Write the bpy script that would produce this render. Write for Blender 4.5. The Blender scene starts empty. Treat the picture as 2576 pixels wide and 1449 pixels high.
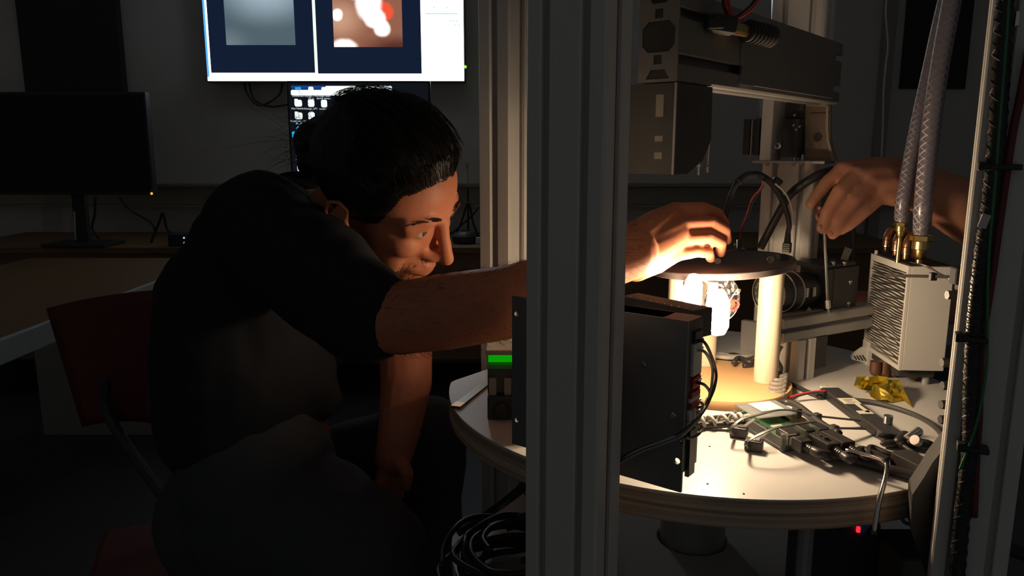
import bpy, bmesh, math, random
from mathutils import Vector, Matrix, noise
random.seed(7)
C = bpy.context.scene.collection
S = bpy.context.scene
PI = math.pi
# ---------------------------------------------------------------- camera, world, exposure
CZ = 1.21                       # lens height above the floor
PITCH = math.radians(10.5)
F = 1900.0                      # focal length in pixels of the 2576 wide frame
cam_d = bpy.data.cameras.new('camera'); cam = bpy.data.objects.new('view_camera', cam_d); C.objects.link(cam)
cam.location = (0, 0, CZ); cam.rotation_euler = (PI/2 - PITCH, 0, 0)
cam_d.sensor_width = 36.0; cam_d.lens = 36.0*F/2576.0; cam_d.clip_start = 0.02
S.camera = cam
W = bpy.data.worlds.new('dim_room'); S.world = W; W.use_nodes = True
W.node_tree.nodes['Background'].inputs[0].default_value = (0.92, 0.97, 1.0, 1)
W.node_tree.nodes['Background'].inputs[1].default_value = 0.054
S.view_settings.view_transform = 'Standard'; S.view_settings.look = 'None'
S.view_settings.gamma = 1.0; S.view_settings.use_curve_mapping = False
S.view_settings.exposure = 0.0
S.cycles.sample_clamp_indirect = 2.0
S.cycles.max_bounces = 8
BULB_L = 180.0                  # radiance of the two glowing bulbs
SCREEN_L = 5.0                  # radiance of white on the big wall monitor

# ---------------------------------------------------------------- helpers
def dirpx(px, py):
    x = (px-1288.0)/F; y = -(py-724.5)/F
    return Vector((x, math.cos(PITCH)+y*math.sin(PITCH), -math.sin(PITCH)+y*math.cos(PITCH)))
def at(px, py, Y):
    d = dirpx(px, py); t = Y/d.y
    return Vector((d.x*t, Y, CZ+d.z*t))
def onz(px, py, z):
    d = dirpx(px, py); t = (z-CZ)/d.z
    return Vector((d.x*t, d.y*t, z))
TZ = CZ-0.32                    # top of the round table
def tab(px, py, dz=0.0): return onz(px, py, TZ+dz)
def V3(*a): return Vector(a)
def basis(ex, ey, ez, o):
    return Matrix(((ex.x, ey.x, ez.x, o.x), (ex.y, ey.y, ez.y, o.y), (ex.z, ey.z, ez.z, o.z), (0, 0, 0, 1)))
def axis_m(p0, p1):
    z = (p1-p0).normalized()
    a = Vector((0, 0, 1)) if abs(z.z) < 0.95 else Vector((1, 0, 0))
    x = a.cross(z).normalized(); y = z.cross(x)
    return x, y, z
Z = Vector((0, 0, 1))

class MB:
    def __init__(s): s.bm = bmesh.new()
    def box(s, c, size, R=None, bev=0.0, seg=2):
        b = s.bm if bev == 0 else bmesh.new()
        M = Matrix.Translation(Vector(c)) @ (R.to_4x4() if R is not None else Matrix()) @ Matrix.Diagonal((size[0], size[1], size[2], 1))
        bmesh.ops.create_cube(b, size=1.0, matrix=M)
        if bev:
            bmesh.ops.bevel(b, geom=b.edges[:], offset=bev, segments=seg, affect='EDGES', profile=0.5)
            s.merge(b)
        return s
    def merge(s, b):
        me = bpy.data.meshes.new('tmp'); b.to_mesh(me); b.free(); s.bm.from_mesh(me); bpy.data.meshes.remove(me)
    def boxv(s, p0, ex, ey, ez, bev=0.0):      # box from a corner and three edge vectors
        L = [v.length for v in (ex, ey, ez)]
        R = Matrix((ex.normalized(), ey.normalized(), ez.normalized())).transposed()
        return s.box(p0+(ex+ey+ez)/2, L, R, bev)
    def cyl(s, p0, p1, r0, r1=None, n=16, cap=True):
        r1 = r0 if r1 is None else r1
        x, y, z = axis_m(p0, p1); A = []; B = []
        for i in range(n):
            a = 2*PI*i/n; d = x*math.cos(a)+y*math.sin(a)
            A.append(s.bm.verts.new(p0+d*r0)); B.append(s.bm.verts.new(p1+d*r1))
        for i in range(n):
            j = (i+1) % n; s.bm.faces.new((A[i], A[j], B[j], B[i]))
        if cap: s.bm.faces.new(A[::-1]); s.bm.faces.new(B)
        return s
    def lathe(s, prof, p0, ax, n=24, close=True):   # prof: (radius, height along ax)
        x, y, z = axis_m(p0, p0+ax); rows = []
        for r, h in prof:
            rows.append([s.bm.verts.new(p0+z*h+(x*math.cos(2*PI*i/n)+y*math.sin(2*PI*i/n))*max(r, 1e-5)) for i in range(n)])
        for a, b in zip(rows, rows[1:]):
            for i in range(n):
                j = (i+1) % n; s.bm.faces.new((a[i], a[j], b[j], b[i]))
        if close: s.bm.faces.new(rows[0][::-1]); s.bm.faces.new(rows[-1])
        return s
    def tube(s, pts, r, n=8, smooth=6, ends=True):
        pts = spline(pts, smooth) if smooth else [Vector(p) for p in pts]
        rs = r if isinstance(r, list) else None
        prev = None; rows = []; N = len(pts)
        t0 = (pts[1]-pts[0]).normalized()
        x = axis_m(pts[0], pts[1])[0]
        for i, p in enumerate(pts):
            t = (pts[min(i+1, N-1)]-pts[max(i-1, 0)]).normalized()
            x = (x-t*x.dot(t))
            x = x.normalized() if x.length > 1e-6 else axis_m(p, p+t)[0]
            y = t.cross(x)
            rr = r if rs is None else rs[0]+(rs[1]-rs[0])*i/(N-1)
            rows.append([s.bm.verts.new(p+(x*math.cos(2*PI*k/n)+y*math.sin(2*PI*k/n))*rr) for k in range(n)])
        for a, b in zip(rows, rows[1:]):
            for k in range(n):
                j = (k+1) % n; s.bm.faces.new((a[k], a[j], b[j], b[k]))
        if ends: s.bm.faces.new(rows[0][::-1]); s.bm.faces.new(rows[-1])
        return s
    def prism(s, poly, o, ex, ey, vec):       # polygon (2D) in ex, ey extruded by vec
        A = [s.bm.verts.new(o+ex*p[0]+ey*p[1]) for p in poly]
        B = [s.bm.verts.new(o+ex*p[0]+ey*p[1]+vec) for p in poly]
        n = len(poly)
        for i in range(n):
            j = (i+1) % n; s.bm.faces.new((A[i], A[j], B[j], B[i]))
        s.bm.faces.new(A[::-1]); s.bm.faces.new(B)
        return s
    def holed(s, poly, holes, o, ex, ey, vec):  # prism with through holes
        b = bmesh.new()
        def loop(P):
            vs = [b.verts.new((p[0], p[1], 0)) for p in P]
            return [b.edges.new((vs[i], vs[(i+1) % len(vs)])) for i in range(len(vs))]
        E = loop(poly)
        for h in holes: E += loop(h)
        bmesh.ops.triangle_fill(b, use_beauty=True, use_dissolve=False, edges=E)
        g = bmesh.ops.extrude_face_region(b, geom=b.faces[:])
        L = vec.length
        for v in [e for e in g['geom'] if isinstance(e, bmesh.types.BMVert)]: v.co.z = L
        M = basis(ex, ey, vec.normalized(), o)
        bmesh.ops.transform(b, matrix=M, verts=b.verts[:])
        bmesh.ops.recalc_face_normals(b, faces=b.faces[:])
        s.merge(b); return s
    def sph(s, c, r, n=12, m=8):
        sx, sy, sz = r if isinstance(r, (tuple, list)) else (r, r, r)
        bmesh.ops.create_uvsphere(s.bm, u_segments=n, v_segments=m, radius=1.0, matrix=Matrix.Translation(c) @ Matrix.Diagonal((sx, sy, sz, 1)))
        return s
    def ell(s, M, c, r, n=24, m=16):
        bmesh.ops.create_uvsphere(s.bm, u_segments=n, v_segments=m, radius=1.0, matrix=M @ Matrix.Translation(Vector(c)) @ Matrix.Diagonal((r[0], r[1], r[2], 1)))
        return s
    def chain(s, pr, n=14):                     # [(point, radius)...]: balls joined by cones
        for p, r in pr: s.sph(p, r, n, 10)
        for (p, r), (q, t) in zip(pr, pr[1:]):
            if (q-p).length > 1e-5: s.cyl(p, q, r*0.995, t*0.995, n)
        return s
    def quad(s, a, b, c, d):
        s.bm.faces.new([s.bm.verts.new(v) for v in (a, b, c, d)]); return s

def spline(pts, k=6):
    P = [Vector(p) for p in pts]
    if len(P) < 3: return P
    P = [P[0]*2-P[1]]+P+[P[-1]*2-P[-2]]; out = []
    for i in range(1, len(P)-2):
        a, b, c, d = P[i-1:i+3]
        for j in range(k):
            t = j/k
            out.append(0.5*((2*b)+(c-a)*t+(2*a-5*b+4*c-d)*t*t+(3*b-a-3*c+d)*t**3))
    out.append(P[-2]); return out

def circ(cx, cy, r, n=16): return [(cx+r*math.cos(2*PI*i/n), cy+r*math.sin(2*PI*i/n)) for i in range(n)]

def obj(name, mb, mat, parent=None, smooth=False, auto=False):
    bm = mb.bm if isinstance(mb, MB) else mb
    bmesh.ops.recalc_face_normals(bm, faces=bm.faces[:])
    if parent is not None:
        org = Vector(parent['_o'])
    else:
        xs = [v.co for v in bm.verts]
        org = Vector(((min(v.x for v in xs)+max(v.x for v in xs))/2, (min(v.y for v in xs)+max(v.y for v in xs))/2, min(v.z for v in xs)))
    for v in bm.verts: v.co -= org
    me = bpy.data.meshes.new(name); bm.to_mesh(me); bm.free()
    for m in (mat if isinstance(mat, (list, tuple)) else [mat]): me.materials.append(m)
    if smooth:
        for p in me.polygons: p.use_smooth = True
        if smooth == 'auto':
            try: me.set_sharp_from_angle(angle=math.radians(35))
            except Exception: pass
    o = bpy.data.objects.new(name, me); C.objects.link(o)
    if parent is not None: o.parent = parent
    else: o.location = org
    o['_o'] = tuple(org)
    return o
def root(name, loc, label, cat, group=None):
    o = bpy.data.objects.new(name, None); C.objects.link(o); o.location = loc; o['_o'] = tuple(loc)
    o.empty_display_size = 0.02
    return tag(o, label, cat, group)
def tag(o, label, cat, group=None):
    o['label'] = label; o['category'] = cat
    if group: o['group'] = group
    return o
def struct(name, mb, mat, parent=None):
    o = obj(name, mb, mat, parent)
    if parent is None: o['kind'] = 'structure'
    return o
def organic(name, mb, mat, parent, voxel, it=6, fac=0.5, disp=0.0, dsize=0.08, soft=None):
    bm = mb.bm
    bmesh.ops.recalc_face_normals(bm, faces=bm.faces[:])
    me = bpy.data.meshes.new('tmp'); bm.to_mesh(me); bm.free()
    t = bpy.data.objects.new('tmp', me); C.objects.link(t)
    r = t.modifiers.new('r', 'REMESH'); r.mode = 'VOXEL'; r.voxel_size = voxel
    q = t.modifiers.new('s', 'SMOOTH'); q.factor = fac; q.iterations = it
    if disp:
        tx = bpy.data.textures.new(name+'_folds', 'CLOUDS'); tx.noise_scale = dsize; tx.noise_depth = 1
        d = t.modifiers.new('d', 'DISPLACE'); d.texture = tx; d.strength = disp; d.mid_level = 0.5; d.texture_coords = 'LOCAL'
    dg = bpy.context.evaluated_depsgraph_get()
    nm = bpy.data.meshes.new_from_object(t.evaluated_get(dg))
    bpy.data.objects.remove(t); bpy.data.meshes.remove(me)
    b = bmesh.new(); b.from_mesh(nm); bpy.data.meshes.remove(nm)
    if soft:                                         # further smoothing inside a ball (centre, radius, passes)
        vs = [v for v in b.verts if (v.co-soft[0]).length < soft[1]]
        for _ in range(soft[2]): bmesh.ops.smooth_vert(b, verts=vs, factor=.5, use_axis_x=True, use_axis_y=True, use_axis_z=True)
    b2 = MB(); b2.bm.free(); b2.bm = b
    return obj(name, b2, mat, parent, smooth=True)

# ---------------------------------------------------------------- materials
def nm(m): return m.node_tree.nodes, m.node_tree.links
MATS = {}
def mat(name, col, rough=0.5, metal=0.0, var=0.12, scale=40.0, bump=0.0, spec=0.5, trans=0.0, ior=1.45, emit=None, es=0.0, sss=0.0, stretch=None, coat=0.0):
    m = bpy.data.materials.new(name); m.use_nodes = True; N, L = nm(m)
    b = N['Principled BSDF']
    b.inputs['Base Color'].default_value = (*col, 1); b.inputs['Roughness'].default_value = rough
    b.inputs['Metallic'].default_value = metal; b.inputs['IOR'].default_value = ior
    b.inputs['Specular IOR Level'].default_value = spec
    b.inputs['Transmission Weight'].default_value = trans
    b.inputs['Coat Weight'].default_value = coat
    if sss:
        b.inputs['Subsurface Weight'].default_value = sss; b.inputs['Subsurface Radius'].default_value = (1.0, 0.35, 0.2); b.inputs['Subsurface Scale'].default_value = 0.004
    if emit:
        b.inputs['Emission Color'].default_value = (*emit, 1); b.inputs['Emission Strength'].default_value = es
    if var or bump:
        tc = N.new('ShaderNodeTexCoord'); mp = N.new('ShaderNodeMapping'); no = N.new('ShaderNodeTexNoise')
        no.inputs['Scale'].default_value = scale; no.inputs['Detail'].default_value = 4
        if stretch: mp.inputs['Scale'].default_value = stretch
        L.new(tc.outputs['Object'], mp.inputs['Vector']); L.new(mp.outputs['Vector'], no.inputs['Vector'])
        if var:
            mx = N.new('ShaderNodeMix'); mx.data_type = 'RGBA'
            mx.inputs[6].default_value = (*[max(0, c*(1-var)) for c in col], 1)
            mx.inputs[7].default_value = (*[min(1, c*(1+var)) for c in col], 1)
            L.new(no.outputs['Fac'], mx.inputs[0]); L.new(mx.outputs[2], b.inputs['Base Color'])
        if bump:
            bp = N.new('ShaderNodeBump'); bp.inputs['Strength'].default_value = bump; bp.inputs['Distance'].default_value = 0.002
            L.new(no.outputs['Fac'], bp.inputs['Height']); L.new(bp.outputs['Normal'], b.inputs['Normal'])
    MATS[name] = m; return m
def emis(name, col, s):
    m = bpy.data.materials.new(name); m.use_nodes = True; N, L = nm(m)
    N.remove(N['Principled BSDF']); e = N.new('ShaderNodeEmission'); e.inputs[0].default_value = (*col, 1); e.inputs[1].default_value = s
    L.new(e.outputs[0], N['Material Output'].inputs[0]); return m
def clear(name, col, fac, rough=0.08):          # thin clear plastic: mostly see-through with a gloss
    m = bpy.data.materials.new(name); m.use_nodes = True; N, L = nm(m)
    N.remove(N['Principled BSDF'])
    t = N.new('ShaderNodeBsdfTransparent'); t.inputs[0].default_value = (*col, 1)
    g = N.new('ShaderNodeBsdfGlossy'); g.inputs['Roughness'].default_value = rough
    fr = N.new('ShaderNodeFresnel'); fr.inputs[0].default_value = 1.5
    ma = N.new('ShaderNodeMath'); ma.operation = 'ADD'; ma.inputs[1].default_value = fac; ma.use_clamp = True
    mx = N.new('ShaderNodeMixShader')
    L.new(fr.outputs[0], ma.inputs[0]); L.new(ma.outputs[0], mx.inputs[0])
    L.new(t.outputs[0], mx.inputs[1]); L.new(g.outputs[0], mx.inputs[2]); L.new(mx.outputs[0], N['Material Output'].inputs[0])
    return m
M_wall = mat('wall_paint', (.74, .72, .69), .9, 0, .06, 6, .05)
M_floor = mat('floor_vinyl', (.10, .10, .105), .6, 0, .2, 12)
M_ceil = mat('ceiling_paint', (.8, .8, .8), .9, 0, .05, 5)
M_duct = mat('duct_plastic', (.36, .33, .27), .6, 0, .06, 10)
M_alu = mat('anodised_aluminium', (.78, .75, .71), .42, .08, .05, 30, .03, stretch=(12, 12, .4))
M_alud = mat('dull_aluminium', (.45, .44, .43), .5, .4, .08, 30, .03)
M_beam = mat('grey_aluminium', (.22, .21, .205), .5, .35, .08, 30, .03)
M_steel = mat('bright_steel', (.75, .74, .72), .22, 1.0, .06, 60)
M_black = mat('black_plastic', (.045, .045, .047), .45, 0, .2, 60)
M_blackm = mat('matt_black', (.048, .047, .047), .75, 0, .25, 60, .05)
M_rubber = mat('black_rubber', (.036, .034, .034), .38, 0, .15, 80)
M_panel = mat('dark_panel_paint', (.20, .195, .195), .6, .1, .15, 50, .05)
M_white = mat('white_laminate', (.78, .76, .73), .42, 0, .03, 25, .02)
M_whitep = mat('white_plastic', (.75, .73, .69), .45, 0, .04, 30)
M_pvc = mat('cream_pvc', (.66, .56, .40), .4, 0, .04, 18)
M_brass = mat('brass', (.78, .56, .22), .28, 1.0, .1, 60)
M_copper = mat('copper_tube', (.55, .27, .15), .38, .9, .25, 60)
M_case = mat('pale_aluminium_casing', (.80, .76, .70), .5, .05, .05, 20)
M_dcop = mat('dark_copper', (.20, .10, .06), .5, .6, .25, 60)  # darker, less metallic copper than the bends
M_red = mat('red_plastic', (.55, .03, .035), .4, 0, .08, 30)
M_redw = mat('red_wire', (.6, .05, .05), .4, 0, .08, 30)
M_redc = mat('dark_red_cable', (.20, .045, .035), .5, 0, .1, 30)
M_green = mat('green_wire', (.07, .30, .12), .4, 0, .08, 30)
M_grey = mat('grey_wire', (.45, .42, .38), .45, 0, .1, 40)
M_hood = mat('dark_grey_sheet_metal', (.075, .074, .072), .55, .25, .12, 50)
M_gold = mat('gold_foil', (.90, .74, .16), .22, .9, .06, 40, .2)
M_foil = mat('crumpled_silver_foil', (.82, .82, .82), .2, 1.0, .05, 90, .6)
M_plate = mat('dark_plate', (.15, .12, .112), .42, .2, .2, 45, .06)  # dark brown tone of the lamp plate itself
M_blue = mat('blue_plastic', (.05, .25, .6), .5, 0, .1, 30)
M_chair = mat('red_chair_shell', (.13, .012, .012), .55, 0, .12, 20)
M_cloth = mat('charcoal_cotton', (.026, .027, .032), .95, 0, .2, 300, .25, .2)
M_jeans = mat('dark_denim', (.075, .078, .085), .9, 0, .25, 400, .3, .2)
M_skin = mat('skin', (.62, .225, .125), .5, 0, .10, 120, .10, .35, sss=.15)
M_skin2 = mat('darker_skin', (.60, .27, .17), .5, 0, .10, 120, .10, .35, sss=.12)
M_hair = mat('dark_brown_hair', (.018, .013, .010), .42, 0, .3, 200, .2)
M_brow = mat('eyebrow_hair', (.03, .016, .01), .6)
M_eye = mat('eye_white', (.7, .62, .56), .15, 0, .04, 20)
M_iris = mat('iris_grey_brown', (.10, .07, .05), .1)
M_lip = mat('lip_skin', (.5, .17, .12), .45)
M_lens = mat('coated_lens_glass', (.02, .02, .03), .05, 0, 0, 1, 0, .9, coat=1.0)
M_ring = mat('cream_ring_paint', (.8, .75, .62), .35)
M_pcb = mat('green_circuit_board', (.05, .16, .07), .45, 0, .3, 90)
M_tape = mat('cream_paper_label', (.78, .73, .62), .7, 0, .05, 40)
def milky(name, tcol, dcol, fac):                # cloudy plastic: part see-through, part white
    m = clear(name, tcol, .04, .25); N, L = nm(m)
    old = [n for n in N if n.type == 'MIX_SHADER'][0]; d = N.new('ShaderNodeBsdfDiffuse'); d.inputs[0].default_value = (*dcol, 1)
    mx = N.new('ShaderNodeMixShader'); mx.inputs[0].default_value = fac
    L.new(old.outputs[0], mx.inputs[1]); L.new(d.outputs[0], mx.inputs[2]); L.new(mx.outputs[0], N['Material Output'].inputs[0]); return m
M_hose = milky('clear_hose', (.85, .83, .87), (.62, .56, .66), .16)
M_clear = milky('clear_acrylic', (.95, .96, .95), (.82, .84, .82), .12)
M_tan = mat('tan_grey_wrap', (.26, .23, .19), .5, 0, .15, 40)
M_thread = mat('white_braid_thread', (.85, .82, .82), .5)
M_cord = mat('off_white_cord', (.65, .64, .62), .5)
def plywood():
    m = mat('plywood_rim', (.36, .25, .17), .6, 0, 0, 1); N, L = nm(m); b = N['Principled BSDF']
    tc = N.new('ShaderNodeTexCoord'); w = N.new('ShaderNodeTexNoise'); mp = N.new('ShaderNodeMapping'); mp.inputs['Scale'].default_value = (2, 2, 260)
    w.inputs['Scale'].default_value = 1.0; w.inputs['Detail'].default_value = 3
    r = N.new('ShaderNodeValToRGB'); r.color_ramp.elements[0].color = (.36, .25, .17, 1); r.color_ramp.elements[1].color = (.72, .55, .40, 1)
    r.color_ramp.elements[0].position = .35; r.color_ramp.elements[1].position = .65
    L.new(tc.outputs['Object'], mp.inputs[0]); L.new(mp.outputs[0], w.inputs['Vector']); L.new(w.outputs['Fac'], r.inputs[0]); L.new(r.outputs[0], b.inputs['Base Color'])
    return m
M_ply = plywood()
def wood(name, a, bcol, sc=(3, 40, 3)):
    m = mat(name, a, .5, 0, 0, 1); N, L = nm(m); b = N['Principled BSDF']
    tc = N.new('ShaderNodeTexCoord'); w = N.new('ShaderNodeTexNoise'); mp = N.new('ShaderNodeMapping'); mp.inputs['Scale'].default_value = sc
    w.inputs['Scale'].default_value = 4.0; w.inputs['Detail'].default_value = 6; w.inputs['Distortion'].default_value = .6
    r = N.new('ShaderNodeMix'); r.data_type = 'RGBA'; r.inputs[6].default_value = (*a, 1); r.inputs[7].default_value = (*bcol, 1)
    L.new(tc.outputs['Object'], mp.inputs[0]); L.new(mp.outputs[0], w.inputs['Vector']); L.new(w.outputs['Fac'], r.inputs[0]); L.new(r.outputs[2], b.inputs['Base Color'])
    return m
M_wood = wood('beech_board', (.72, .45, .22), (.60, .35, .16))
M_desk = wood('brown_desk_top', (.30, .17, .09), (.22, .12, .06))
# ---------------------------------------------------------------- the room
WY = 4.2
m = MB(); m.box((0, 1.4, -.05), (7.0, 6.4, .1)); struct('floor', m, M_floor)
m = MB(); m.box((0, 1.4, 2.85), (7.0, 6.4, .1)); struct('ceiling', m, M_ceil)
m = MB(); m.box((0, WY+.05, 1.4), (7.0, .1, 2.8)); struct('wall_back', m, M_wall)
m = MB(); m.box((-3.45, 1.2, 1.4), (.1, 5.8, 2.8)); struct('wall_left', m, M_wall)
m = MB(); m.box((3.45, 1.2, 1.4), (.1, 5.8, 2.8)); struct('wall_right', m, M_wall)
m = MB(); m.box((0, WY-.01, .05), (6.8, .02, .1)); struct('baseboard_back', m, M_duct)
# cable duct along the back wall
m = MB(); m.box((-.55, WY-.03, .955), (5.4, .06, .10), bev=.004); m.box((-.55, WY-.045, 1.012), (5.4, .09, .014)); m.box((-.55, WY-.045, .90), (5.4, .09, .012))
struct('trim_1', m, M_duct)

# ---------------------------------------------------------------- big wall monitor
TY = 4.08
def sx(px, py=190, Y=TY): return at(px, py, Y).x
def szz(py, Y=TY): return at(1000, py, Y).z
r = root('wall_monitor', V3(sx(845), TY, szz(206)-.01), 'large bright wall monitor showing dark blue windows and a white side panel', 'monitor')
x0, x1 = sx(521), sx(1167); z0 = szz(203); z1 = z0+.78
m = MB(); m.box(((x0+x1)/2, TY+.04, (z0+z1)/2), (x1-x0+.016, .06, z1-z0+.016), bev=.004); obj('housing', m, M_black, r)
m = MB(); m.box(((x0+x1)/2, TY+.095, (z0+z1)/2), (.4, .05, .4)); obj('wall_mount', m, M_blackm, r)
def screen_quad(m, a, b, zb, zt, Y): m.box(((a+b)/2, Y, (zb+zt)/2), (b-a, .001, zt-zb))
M_scrw = emis('screen_white', (.86, .97, 1.0), SCREEN_L)
M_scrn = emis('screen_navy', (.007, .013, .033), 1.0)
M_scrb = emis('screen_edge_blue', (.06, .28, .75), 1.8)
M_scrl = emis('screen_pale_line', (.72, .80, .72), 1.3)
M_scrg = emis('screen_pale_blue_bar', (.62, .80, .88), 1.05)
m = MB(); screen_quad(m, x0, x1, z0, z1, TY+.006); p = obj('screen', m, M_scrw, r)
m = MB(); screen_quad(m, x0, sx(526), z0+.02, z1, TY+.005); obj('window_edge', m, M_scrb, p)
m = MB(); screen_quad(m, sx(531), sx(792.5), szz(183), z1, TY+.005); obj('window_pane', m, M_scrn, p)
m = MB(); screen_quad(m, sx(800), sx(1061), szz(185), z1, TY+.005); obj('window_pane', m, M_scrn, p)
m = MB(); screen_quad(m, sx(792.5), sx(800), szz(183), z1, TY+.0048); obj('divider', m, M_scrl, p)
m = MB(); screen_quad(m, sx(1072), sx(1153), szz(36), szz(32), TY+.005); obj('progress_bar', m, M_scrg, p)
m = MB()
for px, py in ((1135, 52), (1143, 52), (1152, 52), (1147, 63), (1156, 63), (1095, 18), (1127, 19)): screen_quad(m, sx(px)-.006, sx(px)+.004, szz(py)-.005, szz(py)+.004, TY+.0049)
o = obj('small_print', m, M_scrg, p); o['kind'] = 'stuff'
# grey camera picture
def image_mat(name, kind):
    m = bpy.data.materials.new(name); m.use_nodes = True; N, L = nm(m); N.remove(N['Principled BSDF'])
    e = N.new('ShaderNodeEmission'); L.new(e.outputs[0], N['Material Output'].inputs[0])
    tc = N.new('ShaderNodeTexCoord')
    def blob(c, s, r0, r1):
        mp = N.new('ShaderNodeMapping'); mp.inputs['Location'].default_value = (-c[0], 0, -c[1])
        mp2 = N.new('ShaderNodeMapping'); mp2.inputs['Scale'].default_value = (1/s[0], 0, 1/s[1])
        ln = N.new('ShaderNodeVectorMath'); ln.operation = 'LENGTH'
        mr = N.new('ShaderNodeMapRange'); mr.interpolation_type = 'SMOOTHSTEP'
        mr.inputs[1].default_value = r0; mr.inputs[2].default_value = r1; mr.inputs[3].default_value = 1; mr.inputs[4].default_value = 0
        wn = N.new('ShaderNodeTexNoise'); wn.inputs['Scale'].default_value = 7.0
        ad = N.new('ShaderNodeMixRGB'); ad.inputs[0].default_value = .03
        L.new(tc.outputs['Generated'], ad.inputs[1]); L.new(wn.outputs['Color'], ad.inputs[2]); L.new(tc.outputs['Generated'], wn.inputs['Vector'])
        L.new(ad.outputs[0], mp.inputs[0]); L.new(mp.outputs[0], mp2.inputs[0]); L.new(mp2.outputs[0], ln.inputs[0]); L.new(ln.outputs[1], mr.inputs[0])
        return mr.outputs[0]
    def over(base, col, fac):
        mx = N.new('ShaderNodeMix'); mx.data_type = 'RGBA'; mx.inputs[7].default_value = (*col, 1)
        if isinstance(base, tuple): mx.inputs[6].default_value = (*base, 1)
        else: L.new(base, mx.inputs[6])
        L.new(fac, mx.inputs[0]); return mx.outputs[2]
    if kind == 'grey':
        c = over((.085, .125, .15), (.36, .47, .54), blob((.62, .66), (.9, .5), 0, 1.0))
        c = over(c, (.16, .21, .24), blob((0, 0), (.45, .3), 0, 1.0))
        e.inputs[1].default_value = 1.0
    else:
        c = over((.30, .12, .075), (.62, .34, .22), blob((.1, .35), (.5, .35), 0, 1.0))
        c = over(c, (.10, .03, .022), blob((.9, 0), (.65, .22), .1, 1.0))
        c = over(c, (.9, .10, .04), blob((.70, .44), (.19, .14), .75, 1.0))
        c = over(c, (1.6, 1.5, 1.45), blob((.52, .56), (.22, .28), .55, 1.0))
        c = over(c, (1.6, 1.4, 1.3), blob((.70, .24), (.14, .12), .55, 1.0))
        c = over(c, (1.6, 1.5, 1.45), blob((.60, .36), (.18, .14), .6, 1.0))
        c = over(c, (1.5, 1.35, 1.2), blob((.08, .40), (.09, .09), .6, 1.0))
        c = over(c, (1.5, 1.35, 1.2), blob((.16, .02), (.22, .12), .5, 1.0))
        c = over(c, (1.5, 1.4, 1.3), blob((.30, .64), (.07, .07), .5, 1.0))
        e.inputs[1].default_value = 1.0
    L.new(c, e.inputs[0]); return m
m = MB(); screen_quad(m, sx(569, 113), sx(743, 113), szz(113), szz(113)+.40, TY+.0045); obj('grey_picture', m, image_mat('grey_picture', 'grey'), p)
m = MB(); screen_quad(m, sx(840, 118), sx(1013, 118), szz(118), szz(118)+.40, TY+.0045); obj('glowing_picture', m, image_mat('glowing_picture', 'hot'), p)
m = MB(); m.sph(at(1170.5, 168, TY-.004), .008, 10, 6); obj('power_light', m, emis('led_green', (.35, 1, .04), 1.2), r)

# ---------------------------------------------------------------- back desk and what stands on it
DZ = .75
m = MB(); m.box((-.4, 3.86, DZ-.015), (4.6, .66, .03), bev=.003)
r = root('long_desk', V3(-.4, 3.86, 0), 'long brown desk along the back wall under the monitors', 'desk')
obj('desktop', m, M_desk, r)
m = MB(); m.box((-.4, 3.56, DZ-.29), (4.5, .02, .52)); obj('apron', m, M_desk, r)
for x in (-2.6, -1.1, .4, 1.8):
    m = MB(); m.box((x, 3.86, .36), (.06, .6, .72)); obj('leg', m, M_alud, r)

MY = 3.72
r = root('desk_monitor', V3(sx(905, 300, MY), MY+.03, DZ), 'black desk monitor with a column of white file icons behind the head', 'monitor')
mx0, mx1 = sx(729, 300, MY), sx(1078, 300, MY); mz0, mz1 = at(900, 438, MY).z, at(900, 209, MY).z
m = MB(); m.box(((mx0+mx1)/2, MY+.025, (mz0+mz1)/2), (mx1-mx0+.02, .04, mz1-mz0+.02), bev=.004); obj('housing', m, M_black, r)
m = MB(); screen_quad(m, mx0, mx1, mz0, mz1, MY+.004); scr = obj('screen', m, emis('desktop_wallpaper', (.006, .007, .011), 1.0), r)
m = MB(); m.box(((mx0+mx1)/2, MY+.06, (mz0+DZ)/2+.05), (.07, .03, mz0-DZ+.1)); obj('neck', m, M_black, r)
m = MB(); m.box(((mx0+mx1)/2, MY+.05, DZ+.008), (.26, .2, .016), bev=.004); obj('foot', m, M_black, r)
M_icw = emis('icon_white', (.86, .97, .93), 1.15); M_icc = emis('icon_cyan', (.02, .42, .85), 1.0); M_icb = emis('icon_blue', (.01, .05, .22), 1.0); M_ict = emis('icon_caption', (.75, .85, .88), .8)
def pq(name, a, b, c, d, mt, dy=0.0, cut=0.18):
    A, B = at(a, b, MY), at(c, d, MY); w = B.x-A.x; h = A.z-B.z; k = min(w, h)*cut
    poly = [(k, 0), (w-k, 0), (w, k), (w, h-k), (w-k, h), (k, h), (0, h-k), (0, k)]
    m = MB(); m.prism(poly, V3(A.x, MY+.003-dy, B.z), V3(1, 0, 0), Z, V3(0, .0005, 0)); return obj(name, m, mt, scr)
pq('title_bar', 732, 215, 818, 224, M_icb); pq('window_bar', 731, 226, 880, 240, M_icw, .0008); pq('window_bar', 817, 216, 986, 231, M_icw, .0004)
pq('folder_icon', 742, 219, 757, 225, M_icc, .0015)
for a, b, c, d, kind in ((775, 218, 789, 239, 'd'), (808, 219, 821, 239, 'd'), (740, 251, 760, 268, 'f'), (774, 250, 791, 269, 'd'), (807, 251, 823, 270, 'd'),
                         (741, 283, 761, 300, 'f'), (775, 282, 792, 302, 'd'), (745, 348, 760, 365, 'd'), (744, 378, 760, 397, 'd'), (747, 410, 763, 431, 'd')):
    o = pq('folder_icon' if kind == 'f' else 'document_icon', a, b, c, d, M_icw, .0015)
    if kind == 'f': pq('folder_icon', a, b-2.5, a+9, b+2, M_icw, .0015)
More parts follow.
